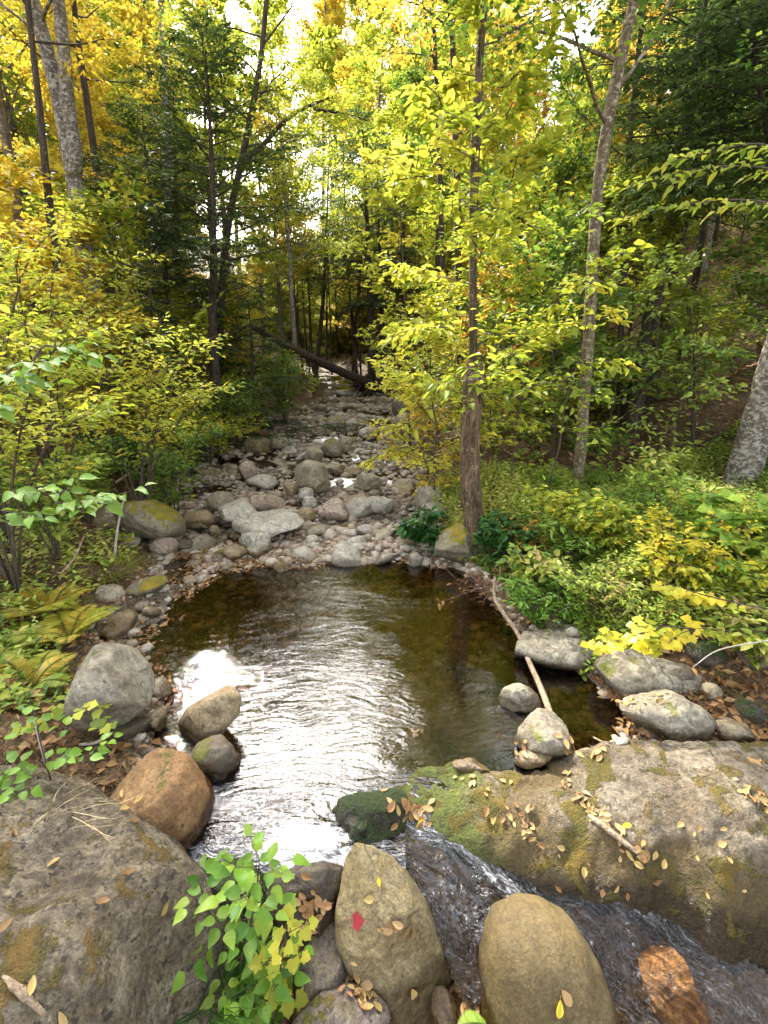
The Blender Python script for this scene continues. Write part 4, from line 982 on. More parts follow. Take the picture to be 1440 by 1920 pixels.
hero('hemlock_tree', 'second dark leaning hemlock right of the first on the shaded slope', 'tree', [(1236, 640), (1262, 500), (1296, 360), (1336, 200), (1370, 60), (1400, -80)], 9.9, 28, 'dark', 'hemlock', 328, 'con', lo=.45, nb=56, L=2.6, bare=10, droop=.10)
hero('hemlock_tree', 'dense dark hemlock crown hanging in the upper right corner', 'tree', [(1500, 700), (1470, 400), (1440, 160), (1420, -40)], 7.4, 26, 'dark', 'hemlock', 329, 'con', lo=.56, nb=50, L=2.0, nn=40, droop=.14)
hero('maple_sapling', 'thin dark dead sapling on the shaded right slope', 'tree', [(1300, 880), (1306, 780), (1318, 680), (1322, 560)], 7.2, 9, 'dark', 'green', 330, lo=.25, nl=10, L=.8, nleaf=10, nsub=3, ls=.07, sides=6)
hero('maple_sapling', 'small forked dark tree with green leaves left of the birch', 'tree', [(1000, 500), (1008, 420), (1022, 360), (1030, 310)], 11.0, 10, 'dark', 'green', 331, lo=.3, nl=14, L=1.6, nleaf=40, ls=.09, sides=6)

# young bright saplings of the right bank
def sapling(label, base, H, seed, leaf, lean=(0, 0), r=.022, lo=.3, nl=14, L=1.1, rise=.25, nsub=4, nleaf=16, ls=.1, lw=.6, kind=2, spread=.16, cat='sapling', name='maple_sapling', bark='twig', taper=.55, hue=None, n=12):
    rng = np.random.default_rng(seed); b = np.array([base[0], base[1], gz(*base) - .05])
    t = np.linspace(0, 1, n)[:, None]; path = b + Z * H * t + np.array([lean[0], lean[1], 0]) * t ** 1.6 + np.cumsum(rng.normal(size=(n, 3)) * .025 * np.array([1, 1, 0]), 0)
    tr, cr = broadleaf(rng, path, r, lo, nl, L, rise, nsub, nleaf, ls, lw, kind, spread, hue=hue, sides=6, rough=.05, taper=taper)
    return plant_tree(name, label, cat, tr, cr, tuple(b), bark, leaf, crown='foliage')
def gp(px, y): return (at_y(px, 700, y)[0], y)
sapling('bright yellow green sapling spreading in front of the slender tree behind the dead trunk', gp(872, 5.9), 4.9, 341, 'yellowgreen', (-.1, -.6), .02, .28, 26, 1.4, .15, 6, 18, .115, hue=.6)
sapling('yellow sapling leaning over the stream left of the dead trunk', gp(815, 6.6), 2.6, 342, 'yellowgreen', (-.2, -.2), .016, .15, 18, 1.1, .1, 5, 16, .085, hue=.75)
sapling('low gold leaved sapling beside the stones left of the dead trunk', gp(800, 7.4), 1.7, 343, 'yellow', (0, -.2), .014, .1, 14, .9, .1, 5, 16, .08)
sapling('yellow green sapling with long twigs between the dead trunk and the birch', gp(985, 6.3), 3.0, 344, 'yellowgreen', (.3, -.5), .014, .35, 14, 1.2, .1, 4, 10, .10, hue=.35)
sapling('thin sapling with a bright spray of leaves crossing the birch trunk', gp(1055, 5.7), 2.7, 345, 'yellowgreen', (.1, -.2), .011, .5, 8, .8, .1, 3, 8, .12, hue=.6)
sapling('green sapling on the shaded slope right of the birch', gp(1210, 7.6), 3.0, 346, 'green', (0, -.3), .016, .3, 16, 1.2, .1, 4, 16, .10, hue=.8)
sapling('small pale twigged sapling in the shade near the thick leaning trunk', gp(1290, 6.4), 2.0, 347, 'green', (.2, -.1), .012, .4, 9, .8, .2, 3, 10, .09, hue=.9)
sapling('tall light green sapling left of the slender tree, reaching above the stream', gp(770, 9.5), 5.0, 348, 'yellowgreen', (-.3, -.2), .025, .3, 20, 1.5, .2, 5, 22, .10, hue=.6)
sapling('orange tinged sapling behind the dead trunk', gp(930, 8.6), 3.2, 349, 'orange', (0, 0), .02, .2, 16, 1.2, .2, 5, 18, .09)
sapling('light green sapling in front of the hidden grey tree', gp(1160, 9.0), 4.2, 350, 'yellowgreen', (0, 0), .02, .25, 20, 1.5, .2, 5, 20, .10, hue=.3)
# thin stems against the bright gap at the far bend
def thin_stems():
    rng = np.random.default_rng(57); root = None
    for k in range(16):
        y = rng.uniform(20, 27); px = rng.uniform(545, 690); x = at_y(px, 700, y)[0]
        if root is None:
            t = np.linspace(0, 1, 12)[:, None]; path = Z * (7.5 * t - .2) + np.array([.5, 0, 0]) * t ** 2
            tr, cr = broadleaf(rng, path, .055, .45, 12, 1.6, .5, 5, 26, .13, .6, 1, .35, sides=6)
            root = plant_tree('slender_tree', 'thin dark stemmed young tree in the bright gap above the fallen trunk', 'tree', tr, cr, (0, 0, 0), 'dark', 'yellowgreen', 'thin stems in the bright gap at the far bend'); o = root
        else:
            o = root.copy(); col.objects.link(o)
            for c in root.children: q = c.copy(); col.objects.link(q); q.parent = o
        o.location = (x, y, gz(x, y)); o.rotation_euler = (rng.normal() * .05, rng.normal() * .08, rng.uniform(0, 6.28)); s_ = rng.uniform(.7, 1.15); o.scale = (s_, s_, s_)
thin_stems()

# woodland behind: a few tree forms, copied with their parts
def copy_tree(root, loc, rz, s, leaf, label, group, bark=None):
    r = root.copy(); col.objects.link(r); r.location = loc; r.rotation_euler = (0, 0, rz); r.scale = (s, s, s * (1 + .15 * math.sin(rz * 7)))
    r['label'] = label; r['group'] = group
    for c in root.children:
        k = c.copy(); col.objects.link(k); k.parent = r
        m = BK[bark] if (c.name.startswith('trunk') and bark) else (LM[leaf] if not c.name.startswith('trunk') else None)
        if m: k.material_slots[0].link = 'OBJECT'; k.material_slots[0].material = m
    return r
def proto(seed, H, **kw):
    rng = np.random.default_rng(seed); n = 14; t = np.linspace(0, 1, n)[:, None]
    path = Z * (H * t - .3) + np.cumsum(rng.normal(size=(n, 3)) * .10 * np.array([1, 1, 0]), 0) * t
    return rng, path
FAR_OK = []
def forest():
    rng = np.random.default_rng(99); P = []
    for k in range(5):
        r, path = proto(700 + k, 15)
        tr, cr = broadleaf(r, path, .15, [.22, .35, .3, .42, .18][k], 26, [3.0, 2.6, 2.8, 2.4, 2.6][k], .45, 7, 78, .15, .62, 1, .45, sides=7)
        P.append(('b', plant_tree('broadleaf_tree', 'tmp', 'tree', tr, cr, (0, 0, 0), 'brown', 'yellow')))
    for k in range(2):
        r, path = proto(720 + k, 13)
        tr, cr = conifer(r, path, .13, .16, 54, 2.5, bare=10, ls=.11, lw=.28, nn=12)
        P.append(('h', plant_tree('hemlock_tree', 'tmp', 'tree', tr, cr, (0, 0, 0), 'dark', 'hemlock')))
    for k in range(3):
        r, path = proto(730 + k, 3.4)
        tr, cr = broadleaf(r, path, .03, .1, 18, 1.5, .3, 5, 34, .12, .62, 1, .3, sides=5)
        P.append(('u', plant_tree('understory_sapling', 'tmp', 'sapling', tr, cr, (0, 0, 0), 'twig', 'green')))
    spots = []
    def free(x, y, dmin):
        for a, b, d in spots:
            if (a - x) ** 2 + (b - y) ** 2 < max(dmin, d) ** 2: return False
        return True
    used = set(); cnt = {'b': 0, 'h': 0, 'u': 0}
    def put(kind, x, y, s, leaf, label, group, bark=None):
        c = [p for p in P if p[0] == kind]; root = c[rng.integers(len(c))][1]
        copy_tree(root, (x, y, gz(x, y) - .05), rng.uniform(0, 6.28), s, leaf, label, group, bark); cnt[kind] += 1
    W = {'yellow': 'yellow', 'yellowgreen': 'yellow green', 'orange': 'orange tinted', 'green': 'green'}
    def topline(px):
        g = lambda c, w: math.exp(-((px - c) / w) ** 2)
        return -80 + 120 * g(530, 50) + 230 * g(1000, 80) + 120 * g(770, 40)
    t = 0
    while cnt['b'] < 190 and t < 9000:
        t += 1
        y = 11 + 46 * rng.random() ** 1.1; x = rng.uniform(-1, 1) * (.95 * y + 3)
        c = np.interp(y, CY, CX); hw = np.interp(y, CY, HW)
        if abs(x - c) < hw + 1.0 or not free(x, y, 1.7 + .02 * y): continue
        if y < 15 and -5.5 < x < 6: continue
        al = (x + 3) * -.454 + (y - 27) * .891; of = abs((x + 3) * .891 + (y - 27) * .454)
        if 3 < al < 24 and of < 4.5: continue          # opening cut through the trees toward the sun to light the far bend
        if x < -4.5 and y < 15 and rng.random() < .5: continue
        spots.append((x, y, 1.7))
        side = 'left' if x < c else 'right'; far = y > 30
        pr = [.40, .40, .10, .10] if side == 'left' else ([.16, .42, .14, .28] if x < 8 else [.06, .30, .05, .59])
        if far: pr = [.35, .50, .10, .05]
        if -.3 < x / y < .1: pr = [.22, .74, .04, .0]
        leaf = ['yellow', 'yellowgreen', 'orange', 'green'][rng.choice(4, p=pr)]
        zone = 'in the sunlit wood beyond the far bend' if far else ('on the slope left of the stream behind the hemlocks' if side == 'left' else 'on the slope right of the stream behind the birch')
        put('b', x, y, min(1.5, max(.38, (CAM_H + math.hypot(x, y) * math.tan(math.atan((960 - topline(720 + 944 * x / y)) / 900) - PITCH) - gz(x, y)) / 15.2 * rng.uniform(.86, 1.04))), leaf, f'tall {W[leaf]} tree {zone}', f'{W[leaf]} trees {zone}', ['brown', 'dark', 'grey'][rng.integers(3)])
    t = 0
    while cnt['h'] < 14 and t < 500:
        t += 1; y = rng.uniform(14, 34); x = rng.uniform(-1, 1) * (.8 * y); c = np.interp(y, CY, CX)
        if abs(x - c) < 3.5 or -.36 < x / y < .2 or not free(x, y, 2.2): continue
        spots.append((x, y, 2.2)); side = 'left' if x < c else 'right'
        put('h', x, y, rng.uniform(.6, 1.0), 'hemlock', f'dark hemlock standing among the yellow trees {side} of the stream', f'hemlocks among the trees {side} of the stream')
    t = 0
    while cnt['u'] < 150 and t < 5000:
        t += 1; y = 7.5 + 34 * rng.random() ** 1.1; x = rng.uniform(-1, 1) * (.9 * y + 2); c = np.interp(y, CY, CX); hw = np.interp(y, CY, HW)
        if abs(x - c) < hw + .9 or not free(x, y, 1.0): continue
        if y < 11 and x < 0 and x > -4.2: continue
        if y < 9 and 0 < x < 2.5: continue
        if y < 10 and 2.5 < x < 7 and rng.random() < .55: continue
        spots.append((x, y, 1.0)); side = 'left' if x < c else 'right'
        leaf = (['yellowgreen', 'yellow', 'green'][rng.choice(3, p=[.55, .25, .2])]) if side == 'left' or y > 18 else (['green', 'yellowgreen'][rng.choice(2, p=[.6, .4])])
        put('u', x, y, rng.uniform(.6, 1.3), leaf, f'bushy {W[leaf]} young tree in the understory {side} of the stream', f'{W[leaf]} understory saplings {side} of the stream')
    k = 0
    while k < 26:
        y = rng.uniform(21.5, 36); x = rng.uniform(-.30, .08) * y
        if abs(x - np.interp(y, CY, CX)) < 2.2: continue
        leaf = ['yellowgreen', 'yellow'][int(rng.random() < .3)]; k += 1
        put('u', x, y, rng.uniform(.9, 1.7), leaf, f'bright {W[leaf]} bush glowing behind the fallen trunk at the far bend', f'{W[leaf]} bushes behind the fallen trunk')
    for _, p in P:
        for c in list(p.children): bpy.data.objects.remove(c)
        bpy.data.objects.remove(p)
forest()
# ------------------------------------------------------------------ shrubs, herbs, ground cover
def shrub(label, base, H, seed, leaf, n=7, ls=.074, lw=.55, nleaf=15, spread=.14, lean=(0, 0), arch=.5, ntw=8, kind=2, hue=.5, name='shrub', cat='shrub', bark='twig', twl=.6, dz=0.0, lo=.22):
    rng = np.random.default_rng(seed); b = np.array([base[0], base[1], (base[2] if len(base) > 2 else gz(base[0], base[1])) - .04 + dz])
    st, fo = MB(), MB()
    for i in range(n):
        a = 6.28 * i / n + rng.normal() * .4; h = H * rng.uniform(.6, 1.05); o = arch * H * rng.uniform(.35, 1.0)
        tip = np.array([math.cos(a) * o + lean[0], math.sin(a) * o + lean[1], h])
        path = smooth_path([b, b + tip * np.array([.2, .2, .45]) + rng.normal(size=3) * .04, b + tip * np.array([.6, .6, .85]), b + tip], 12)
        tube(st, path, np.linspace(.006 + .0035 * H, .0025, 12), 5)
        for j in range(ntw):
            t = lo + (1 - lo) * (j + rng.random()) / ntw; aa = rng.uniform(0, 6.28); T = unit(at_path(path, min(1, t + .1)) - at_path(path, t - .1))
            d = unit(np.array([math.cos(aa), math.sin(aa), .15]) + T * .6)
            tw = grow(rng, at_path(path, t), d, twl * H * .35 * rng.uniform(.5, 1.2) * (1.25 - t * .7) + .06, 5, .12, -.02)
            tube(st, tw, np.linspace(.004, .0015, 6), 3, cap=False)
            spray(fo, rng, tw, int(nleaf * rng.uniform(.6, 1.3)), ls, lw, spread, kind, hue=hue + rng.normal() * .2, droop=.12, flat=.25)
        spray(fo, rng, path[7:], nleaf, ls, lw, spread, kind, hue=hue)
    e = empty(name, b); tag(e, label, cat); st.build('stem', BK[bark], e, b); fo.build('foliage', LM[leaf], e, b, smooth=False); return e

for i, (lab, px, y, H, leaf, hue, kw) in enumerate([
    ('tall yellow green shrub at the left edge, layered sprays at eye height', -70, 3.7, 2.5, 'yellowgreen', .62, dict(n=8, lo=.45)),
    ('yellow green shrub with tiered leaf layers left of the small spruce', 60, 5.0, 2.6, 'yellowgreen', .55, dict(n=9, lo=.45)),
    ('high yellow shrub behind the tiered one at the left edge', 60, 5.9, 3.3, 'yellowgreen', .75, dict(n=9, lo=.4)),
    ('shrub with long golden sprays reaching right in front of the small spruce', 222, 5.6, 2.3, 'yellowgreen', .65, dict(n=8, lean=(.35, 0), lo=.5)),
    ('bright shrub of the left slope at the foot of the big forked trunk', 150, 7.4, 3.0, 'yellowgreen', .5, dict(n=9)),
    ('low yellow green shrub leaning over the left shallows', 300, 7.8, 1.5, 'yellowgreen', .6, dict(n=8, lean=(.1, 0))),
    ('bright spreading shrub hanging over the stones near the driftwood logs', 372, 9.0, 1.2, 'yellowgreen', .55, dict(n=9, lean=(.3, .1), arch=.7)),
    ('dark green leafy bush under the golden sprays on the left bank', 215, 6.9, .9, 'deep', .5, dict(n=8, ls=.075)),
    ('green shrub at the base of the feathery hemlock', 430, 10.2, 1.5, 'green', .6, dict(n=9)),
    ('rounded green shrub drooping over the left edge of the far stream', 530, 12.4, 1.7, 'green', .75, dict(n=9, ls=.1)),
    ('low herbaceous shrub in the middle of the left bank', 30, 4.2, 1.0, 'herb', .35, dict(n=8, lo=.3)),
    ('green shrub in the gap between the left bank shrubs', 290, 6.2, 1.4, 'green', .65, dict(n=8)),
    ('tall shrub partly cut by the left edge behind the large leaved shoot', -60, 4.6, 3.1, 'yellowgreen', .7, dict(n=9)),
    ('thin green shrub above the brown weathered rock on the left bank', 110, 5.4, .9, 'herb', .3, dict(n=7)),
]):
    shrub(lab, gp(px, y), H, 400 + i, leaf, hue=hue, **{**dict(ntw=11, nleaf=19), **kw})

# right bank: individual clumps standing in the ground cover
for i, (lab, px, y, H, leaf, hue, kw) in enumerate([
    ('dark leaved low plant growing between the stones left of the dead trunk', 800, 5.35, .42, 'deep', .4, dict(n=9, ls=.085, lw=.7, arch=.8)),
    ('dark green leafy clump right of the foot of the dead trunk', 962, 4.7, .5, 'deep', .6, dict(n=9, ls=.08, lw=.7, arch=.7)),
    ('bright green bushy herb in the middle of the right bank', 1110, 4.1, .55, 'bright', .6, dict(n=10, ls=.06, lw=.4)),
    ('fresh green herb clump at the near edge of the right bank', 1075, 3.55, .42, 'bright', .3, dict(n=9, ls=.06, lw=.5, arch=.8)),
    ('lime green mounded plant in front of the shaded slope', 1265, 5.0, .62, 'bright', .9, dict(n=9, ls=.06, lw=.6)),
    ('tall pale green weed in front of the thick leaning trunk', 1262, 5.6, .85, 'herb', .5, dict(n=6, ls=.09)),
    ('golden leaved bush at the right edge of the bank', 1352, 3.35, .55, 'gold', .2, dict(n=12, ls=.058, lw=.7, arch=.9, ntw=9)),
    ('broad green leaved plant at the right edge above the golden bush', 1428, 3.6, .62, 'bright', .7, dict(n=8, ls=.09, lw=.75, kind=3, arch=.7)),
    ('orange leaved seedling among the herbs right of the dead trunk', 1022, 4.6, .42, 'orange', .6, dict(n=4, ls=.05)),
    ('mixed green and yellow herb clump at the right end of the bank', 1390, 4.5, .5, 'herb', .45, dict(n=9, ls=.085)),
    ('grey green herb with narrow leaves on the bank above the veined ledge', 1190, 3.35, .5, 'herb', .5, dict(n=10, ls=.06, lw=.35, arch=.8)),
]):
    shrub(lab, gp(px, y), H, 440 + i, leaf, hue=hue, **{**dict(ntw=6, nleaf=11, spread=.07, twl=.9, name='herb_clump', cat='plant'), **kw})

def bank_herbs():
    rng = np.random.default_rng(83); P = []
    for k, (H, leaf, kw) in enumerate([(.5, 'yellowgreen', dict(n=9, ls=.07, lw=.55)), (.42, 'herb', dict(n=8, ls=.085, lw=.6)), (.55, 'bright', dict(n=8, ls=.062, lw=.5)), (.38, 'yellowgreen', dict(n=7, ls=.095, lw=.7))]):
        P.append((shrub('tmp', (0, 0, 0), H, 860 + k, leaf, **{**dict(ntw=6, nleaf=11, spread=.07, twl=.9, arch=.8, name='leafy_herb', cat='plant', hue=.5), **kw}), leaf))
    n = 0; t = 0
    while n < 54 and t < 3000:
        t += 1; x = rng.uniform(.8, 6.0); y = (2.95 if x < 1.9 else 2.68) + 3.8 * rng.random() ** 1.3; c = np.interp(y, CY, CX); d = x - c - np.interp(y, CY, HW)
        if d < .18 or (x - 1.0) ** 2 + (y - 5.05) ** 2 < .3: continue
        r = P[int(rng.integers(4))][0]; o = r.copy(); col.objects.link(o); s = rng.uniform(.7, 1.25) * (1 - .4 * sstep(4.2, 5.5, y)); o.location = (x, y, gz(x, y) - .03); o.rotation_euler = (0, 0, rng.uniform(0, 6.28)); o.scale = (s, s, s)
        for ch in r.children: q = ch.copy(); col.objects.link(q); q.parent = o
        tag(o, 'leafy yellow green herb standing among the dense plants of the right bank', 'plant', 'leafy herbs of the right bank'); n += 1
    for r, _ in P:
        for ch in list(r.children): bpy.data.objects.remove(ch)
        bpy.data.objects.remove(r)
bank_herbs()

def ground_cover():
    rng = np.random.default_rng(31)
    def sprigs(name, label, x, y, hmax, ls, lw, leaf, nper, kind=1, patch=.9, hue=None):
        z = ground(x, y); n = len(x)
        pn = fbm2(x, y, patch, 3, 77); h = hmax * (.35 + .65 * rng.random(n)) * np.clip(.75 + pn * 1.2, .25, 1.5)
        a = rng.uniform(0, 6.28, n); ln = np.stack([np.cos(a), np.sin(a)], 1) * (h * rng.uniform(0, .5, n))[:, None]
        u = (np.arange(nper) + .6) / nper; uu = np.tile(u, n) ; R_ = np.repeat
        P = np.stack([R_(x, nper) + R_(ln[:, 0], nper) * uu ** 1.5, R_(y, nper) + R_(ln[:, 1], nper) * uu ** 1.5, R_(z, nper) + R_(h, nper) * uu], 1)
        b = rng.uniform(0, 6.28, len(P)); D = np.stack([np.cos(b), np.sin(b), rng.uniform(-.3, .6, len(P))], 1)
        N = Z + rng.normal(size=(len(P), 3)) * .35
        hh = np.clip(R_(pn * .5 + .45 + rng.normal(size=n) * .15, nper) + rng.normal(size=len(P)) * .12, 0, 1)
        mb = MB(); leaves(mb, P, D, N, ls * rng.uniform(.6, 1.3, len(P)) * (1.15 - .4 * uu), lw, kind, rng, hh)
        o = mb.build(name, LM[leaf], smooth=False); tag(o, label, 'plants', kind='stuff')
    def region(n, fx, fy, cond):
        x, y = fx(n), fy(n); c = np.interp(y, CY, CX); hw = np.interp(y, CY, HW); d = np.abs(x - c) - hw; k = cond(x, y, d, x > c); return x[k], y[k]
    x, y = region(15000, lambda n: rng.uniform(.4, 7.5, n), lambda n: 2.9 + 4.3 * rng.random(n) ** 1.2, lambda x, y, d, r: r & (d > .12 + .25 * (fbm2(x, y, 2., 2, 3) + .3)) & (y > 3.0 - .03 * x))
    sprigs('ground_cover', 'dense bright herbs and low leafy plants covering the right bank', x, y, .42, .058, .45, 'herb', 12)
    x, y = region(3800, lambda n: rng.uniform(-5.5, -1.3, n), lambda n: rng.uniform(1.9, 8, n), lambda x, y, d, r: ~r & (d > .45) & (fbm2(x, y, 1.1, 2, 8) > -.05))
    sprigs('ground_cover', 'low mixed herbs scattered over the left bank below the shrubs', x, y, .30, .075, .5, 'herb', 7)
    keepf = lambda x, y: (x < 2.6) | (y > 14) | (rng.random(len(x)) < .6)
    x, y = region(22000, lambda n: rng.uniform(-26, 26, n), lambda n: 7 + 36 * rng.random(n), lambda x, y, d, r: (d > .35) & (fbm2(x, y, .5, 2, 8) > -.1) & keepf(x, y))
    sprigs('ground_cover', 'sparse green undergrowth on the shaded forest floor farther back', x, y, .55, .15, .5, 'herb', 7)
ground_cover()

def fern(label, base, n, L, seed, leaf='fern', lift=.9):
    rng = np.random.default_rng(seed); b = np.array([base[0], base[1], base[2] if len(base) > 2 else gz(*base)]); st, fo = MB(), MB()
    for i in range(n):
        a = 6.28 * i / n + rng.normal() * .3; l = L * rng.uniform(.7, 1.1)
        p = grow(rng, b, [math.cos(a) * .6, math.sin(a) * .6, lift], l, 12, .04, -.12)
        tube(st, p, np.linspace(.004, .001, 13), 3)
        P, D, S = [], [], []
        for k in range(2, 25):
            t = k / 25; q = at_path(p, t); T = unit(at_path(p, min(1, t + .05)) - at_path(p, t - .05)); s = unit(np.cross(T, Z))
            for sg in (-1, 1): P.append(q); D.append(T * .45 + s * sg - Z * .1); S.append(l * .26 * math.sin(math.pi * min(1, .12 + t * .9)) ** .8 + .01)
        P = np.array(P); leaves(fo, P, np.array(D), np.tile(Z, (len(P), 1)) + rng.normal(size=(len(P), 3)) * .15, np.array(S), .27, 1, rng, np.clip(rng.normal(.45, .2) + rng.normal(size=len(P)) * .1, 0, 1), .03)
    e = empty('fern', b); tag(e, label, 'fern'); st.build('stem', LM[leaf], e, b); fo.build('fronds', LM[leaf], e, b, smooth=False); return e
for i, (lab, px, py, n, L) in enumerate([
    ('yellowing fern on the left bank beside the large pale boulder', 130, 1200, 8, .42), ('orange tipped fern above the pale flat stone on the left bank', 90, 1150, 8, .42),
    ('green gold fern spreading over the left bank below the orange tipped one', 40, 1215, 8, .45), ('small fern at the left waterline by the round brown stone', 155, 1168, 6, .3),
    ('small green fern left of the huge pale boulder among herbs', 60, 1290, 7, .45)]):
    p, _ = hit(px, py); fern(lab, tuple(p - Z * .02), n, L, 500 + i)
p, _ = hit(916, 1925); fern('bright green fern tip poking up at the bottom edge of the photo', tuple(p), 4, .17, 507, 'bright')

def blades(name, label, base, n, L, seed, leaf, spread=.1, w=.006, lean=(0, 0), flop=.8, cat='grass'):
    rng = np.random.default_rng(seed); mb = MB(); b = np.array(base, float); e = 7
    for i in range(n):
        a = rng.uniform(0, 6.28); o = np.array([math.cos(a), math.sin(a), 0]) * spread * rng.random() ** .5
        d = np.array([math.cos(a) * flop + lean[0], math.sin(a) * flop + lean[1], 1.0 - .3 * flop])
        p = grow(rng, b + o, d, L * rng.uniform(.5, 1.1), e - 1, .07, -.16 * flop)
        p[:, 2] = np.maximum(p[:, 2], b[2] + .012 - .2 * np.hypot(p[:, 0] - b[0], p[:, 1] - b[1]) * (flop > 1))
        T = unit(np.gradient(p, axis=0)); s = unit(np.cross(T, Z) + 1e-6) * (w * .5 * (1 - np.linspace(0, 1, e) ** 2) + .0006)[:, None]
        V = np.concatenate([p - s, p + s]); k = np.arange(e - 1)
        mb.add(V, np.stack([k, k + 1, k + 1 + e, k + e], 1), None, np.tile([rng.random(), rng.random()], (2 * e, 1)))
    o = mb.build(name, LM[leaf], None, b); tag(o, label, cat); return o
for i, (lab, px, py, n, L, leaf, kw) in enumerate([
    ('dry straw grass flopped over the top of the huge corner boulder', 40, 1590, 22, .30, 'straw', dict(lean=(1.0, -.1), flop=1.7, spread=.22, w=.0018)),
    ('second wisp of dry straw grass on the far edge of the huge corner boulder', 110, 1520, 12, .28, 'straw', dict(lean=(1.1, -.3), flop=1.7, spread=.16, w=.0018)),
    ('yellow green grass tuft on the left bank by the egg shaped stone', 205, 1078, 130, .42, 'grass', dict(spread=.16, w=.006)),
    ('small pale grass tuft between the two mossy rocks on the left bank', 178, 1052, 60, .3, 'straw', dict(spread=.12, w=.005)),
    ('bright grass clump among the herbs of the right bank', 1218, 955, 110, .5, 'grass', dict(spread=.2, w=.008)),
    ('wiry green sedge beside the leafy foreground sapling', 385, 1880, 90, .45, 'deep', dict(spread=.08, w=.003, flop=.6)),
]):
    p, _ = hit(px, py); blades('grass_tuft', lab, p - Z * .01, n, L, 520 + i, leaf, **kw)

# leafy sapling in the foreground
def custom_plant(name, label, cat, stems, sprays_, leaf, bark, seed, twig=.0022, r=.005):
    """stems: list of 3-D polylines; sprays_: (point, direction, length, leaves, leaf size, width, kind, hue)"""
    rng = np.random.default_rng(seed); st, fo = MB(), MB(); b = np.array(stems[0][0])
    for s in stems: q = smooth_path(s, 14); tube(st, q, np.linspace(r, twig, 14), 6)
    for p, d, L, n, ls, lw, kind, hue in sprays_:
        tw = grow(rng, p, d, L, 5, .1); tube(st, tw, np.linspace(twig, .001, 6), 4, cap=False)
        for k in range(n):
            t = (k + 1) / n; s = 1 if k % 2 else -1; q = at_path(tw, t); T = unit(tw[-1] - tw[0]); lat = unit(np.cross(T, Z) + 1e-6) * s
            D = T * (.5 if k < n - 1 else 1.5) + lat * (1 if k < n - 1 else 0) - Z * .18 + rng.normal(size=3) * .18
            tip = q + unit(D) * .012
            tube(st, [q, tip], [.0012, .001], 3, cap=False)
            leaves(fo, tip[None], D[None], (Z + np.array([0, -.35, 0]) + rng.normal(size=3) * .3)[None], ls * rng.uniform(.75, 1.15), lw, kind, rng, np.array([np.clip(hue + rng.normal() * .16, 0, 1)]), .12)
    e = empty(name, b); tag(e, label, cat); st.build('stem', BK[bark], e, b); fo.build('foliage', LM[leaf], e, b, smooth=True); return e
Y0 = 1.34
S = [at_y(430, 1960, Y0 - .05), at_y(446, 1830, Y0), at_y(470, 1730, Y0), at_y(482, 1660, Y0), at_y(486, 1612, Y0)]
S2 = [at_y(430, 1960, Y0 - .05), at_y(420, 1850, Y0 - .02), at_y(400, 1740, Y0), at_y(372, 1650, Y0)]
S3 = [at_y(440, 1900, Y0 - .03), at_y(500, 1830, Y0 - .05), at_y(535, 1760, Y0 - .05)]
rg = np.random.default_rng(61); sy = []
for st_, lo, n, kk in ((S, .15, 26, 0), (S2, .2, 13, 1), (S3, .2, 11, 2)):
    q = smooth_path(st_, 20)
    for k in range(n):
        t = lo + (1 - lo) * k / (n - 1); a = k * 2.6 + kk
        sy.append((at_path(q, t), np.array([math.cos(a), math.sin(a) * .8 - .15, .25]), rg.uniform(.08, .17) * (1.25 - .5 * t), rg.integers(3, 6), rg.uniform(.055, .078), .66, 4, rg.uniform(.15, .85)))
custom_plant('leafy_sapling', 'leafy green sapling in the foreground beside the huge corner boulder', 'sapling', [S, S2, S3], sy, 'bright', 'twig', 62)
rg = np.random.default_rng(63); sy = []; b = at_y(440, 1930, 1.28)
for k in range(24):
    a = k * 2.4; sy.append((b + Z * rg.uniform(.0, .22) + rg.normal(size=3) * .03, np.array([math.cos(a), math.sin(a), .5]), rg.uniform(.08, .16), 4, rg.uniform(.08, .11), .62, 4, rg.uniform(.2, .5)))
custom_plant('broadleaf_herb', 'broad leaved green herb at the foot of the foreground sapling', 'plant', [[b - Z * .1, b + Z * .1, b + Z * .24]], sy, 'bright', 'twig', 64)
rg = np.random.default_rng(65); sy = []; q = [at_y(505, 1960, 1.22), at_y(520, 1860, 1.24), at_y(530, 1790, 1.25), at_y(545, 1740, 1.25)]
for k in range(9): a = k * 2.4; sy.append((at_path(smooth_path(q, 12), .3 + .08 * k), np.array([math.cos(a), math.sin(a), .3]), .07, 3, .046, .72, 3, .7))
custom_plant('maple_seedling', 'pale yellow green lobed seedling right of the foreground sapling', 'plant', [q], sy, 'yellowgreen', 'twig', 66)
# large leaved shoots near the camera on the left
def shoot(label, base, nodes, leaf, seed, ls=.105, kind=4, n=6, hue=.5):
    rg = np.random.default_rng(seed); sy = []
    for (a, b, t) in nodes:
        p = at_t(a, b, t)
        for k in range(3): an = rg.uniform(-.9, .9); sy.append((p + rg.normal(size=3) * .03, np.array([math.cos(an), math.sin(an), .05]), rg.uniform(.1, .25), n, ls * rg.uniform(.8, 1.1), .62, kind, hue))
    stems = [[np.array(base), (np.array(base) + at_t(*nodes[0])) / 2 + np.array([-.1, 0, .2]), at_t(*nodes[0])]] + [[at_t(*nodes[i - 1]), (at_t(*nodes[i - 1]) + at_t(*nodes[i])) / 2 + Z * .04, at_t(*nodes[i])] for i in range(1, len(nodes))]
    custom_plant('moosewood_shoot', label, 'sapling', stems, sy, leaf, 'twig', seed, .003, .009)
shoot('large leaved shoot hanging in at the left edge at eye height', (-2.5, 2.5, gz(-2.5, 2.5)), [(-60, 760, 2.6), (0, 720, 2.6), (60, 680, 2.6), (105, 650, 2.7)], 'bright', 71)
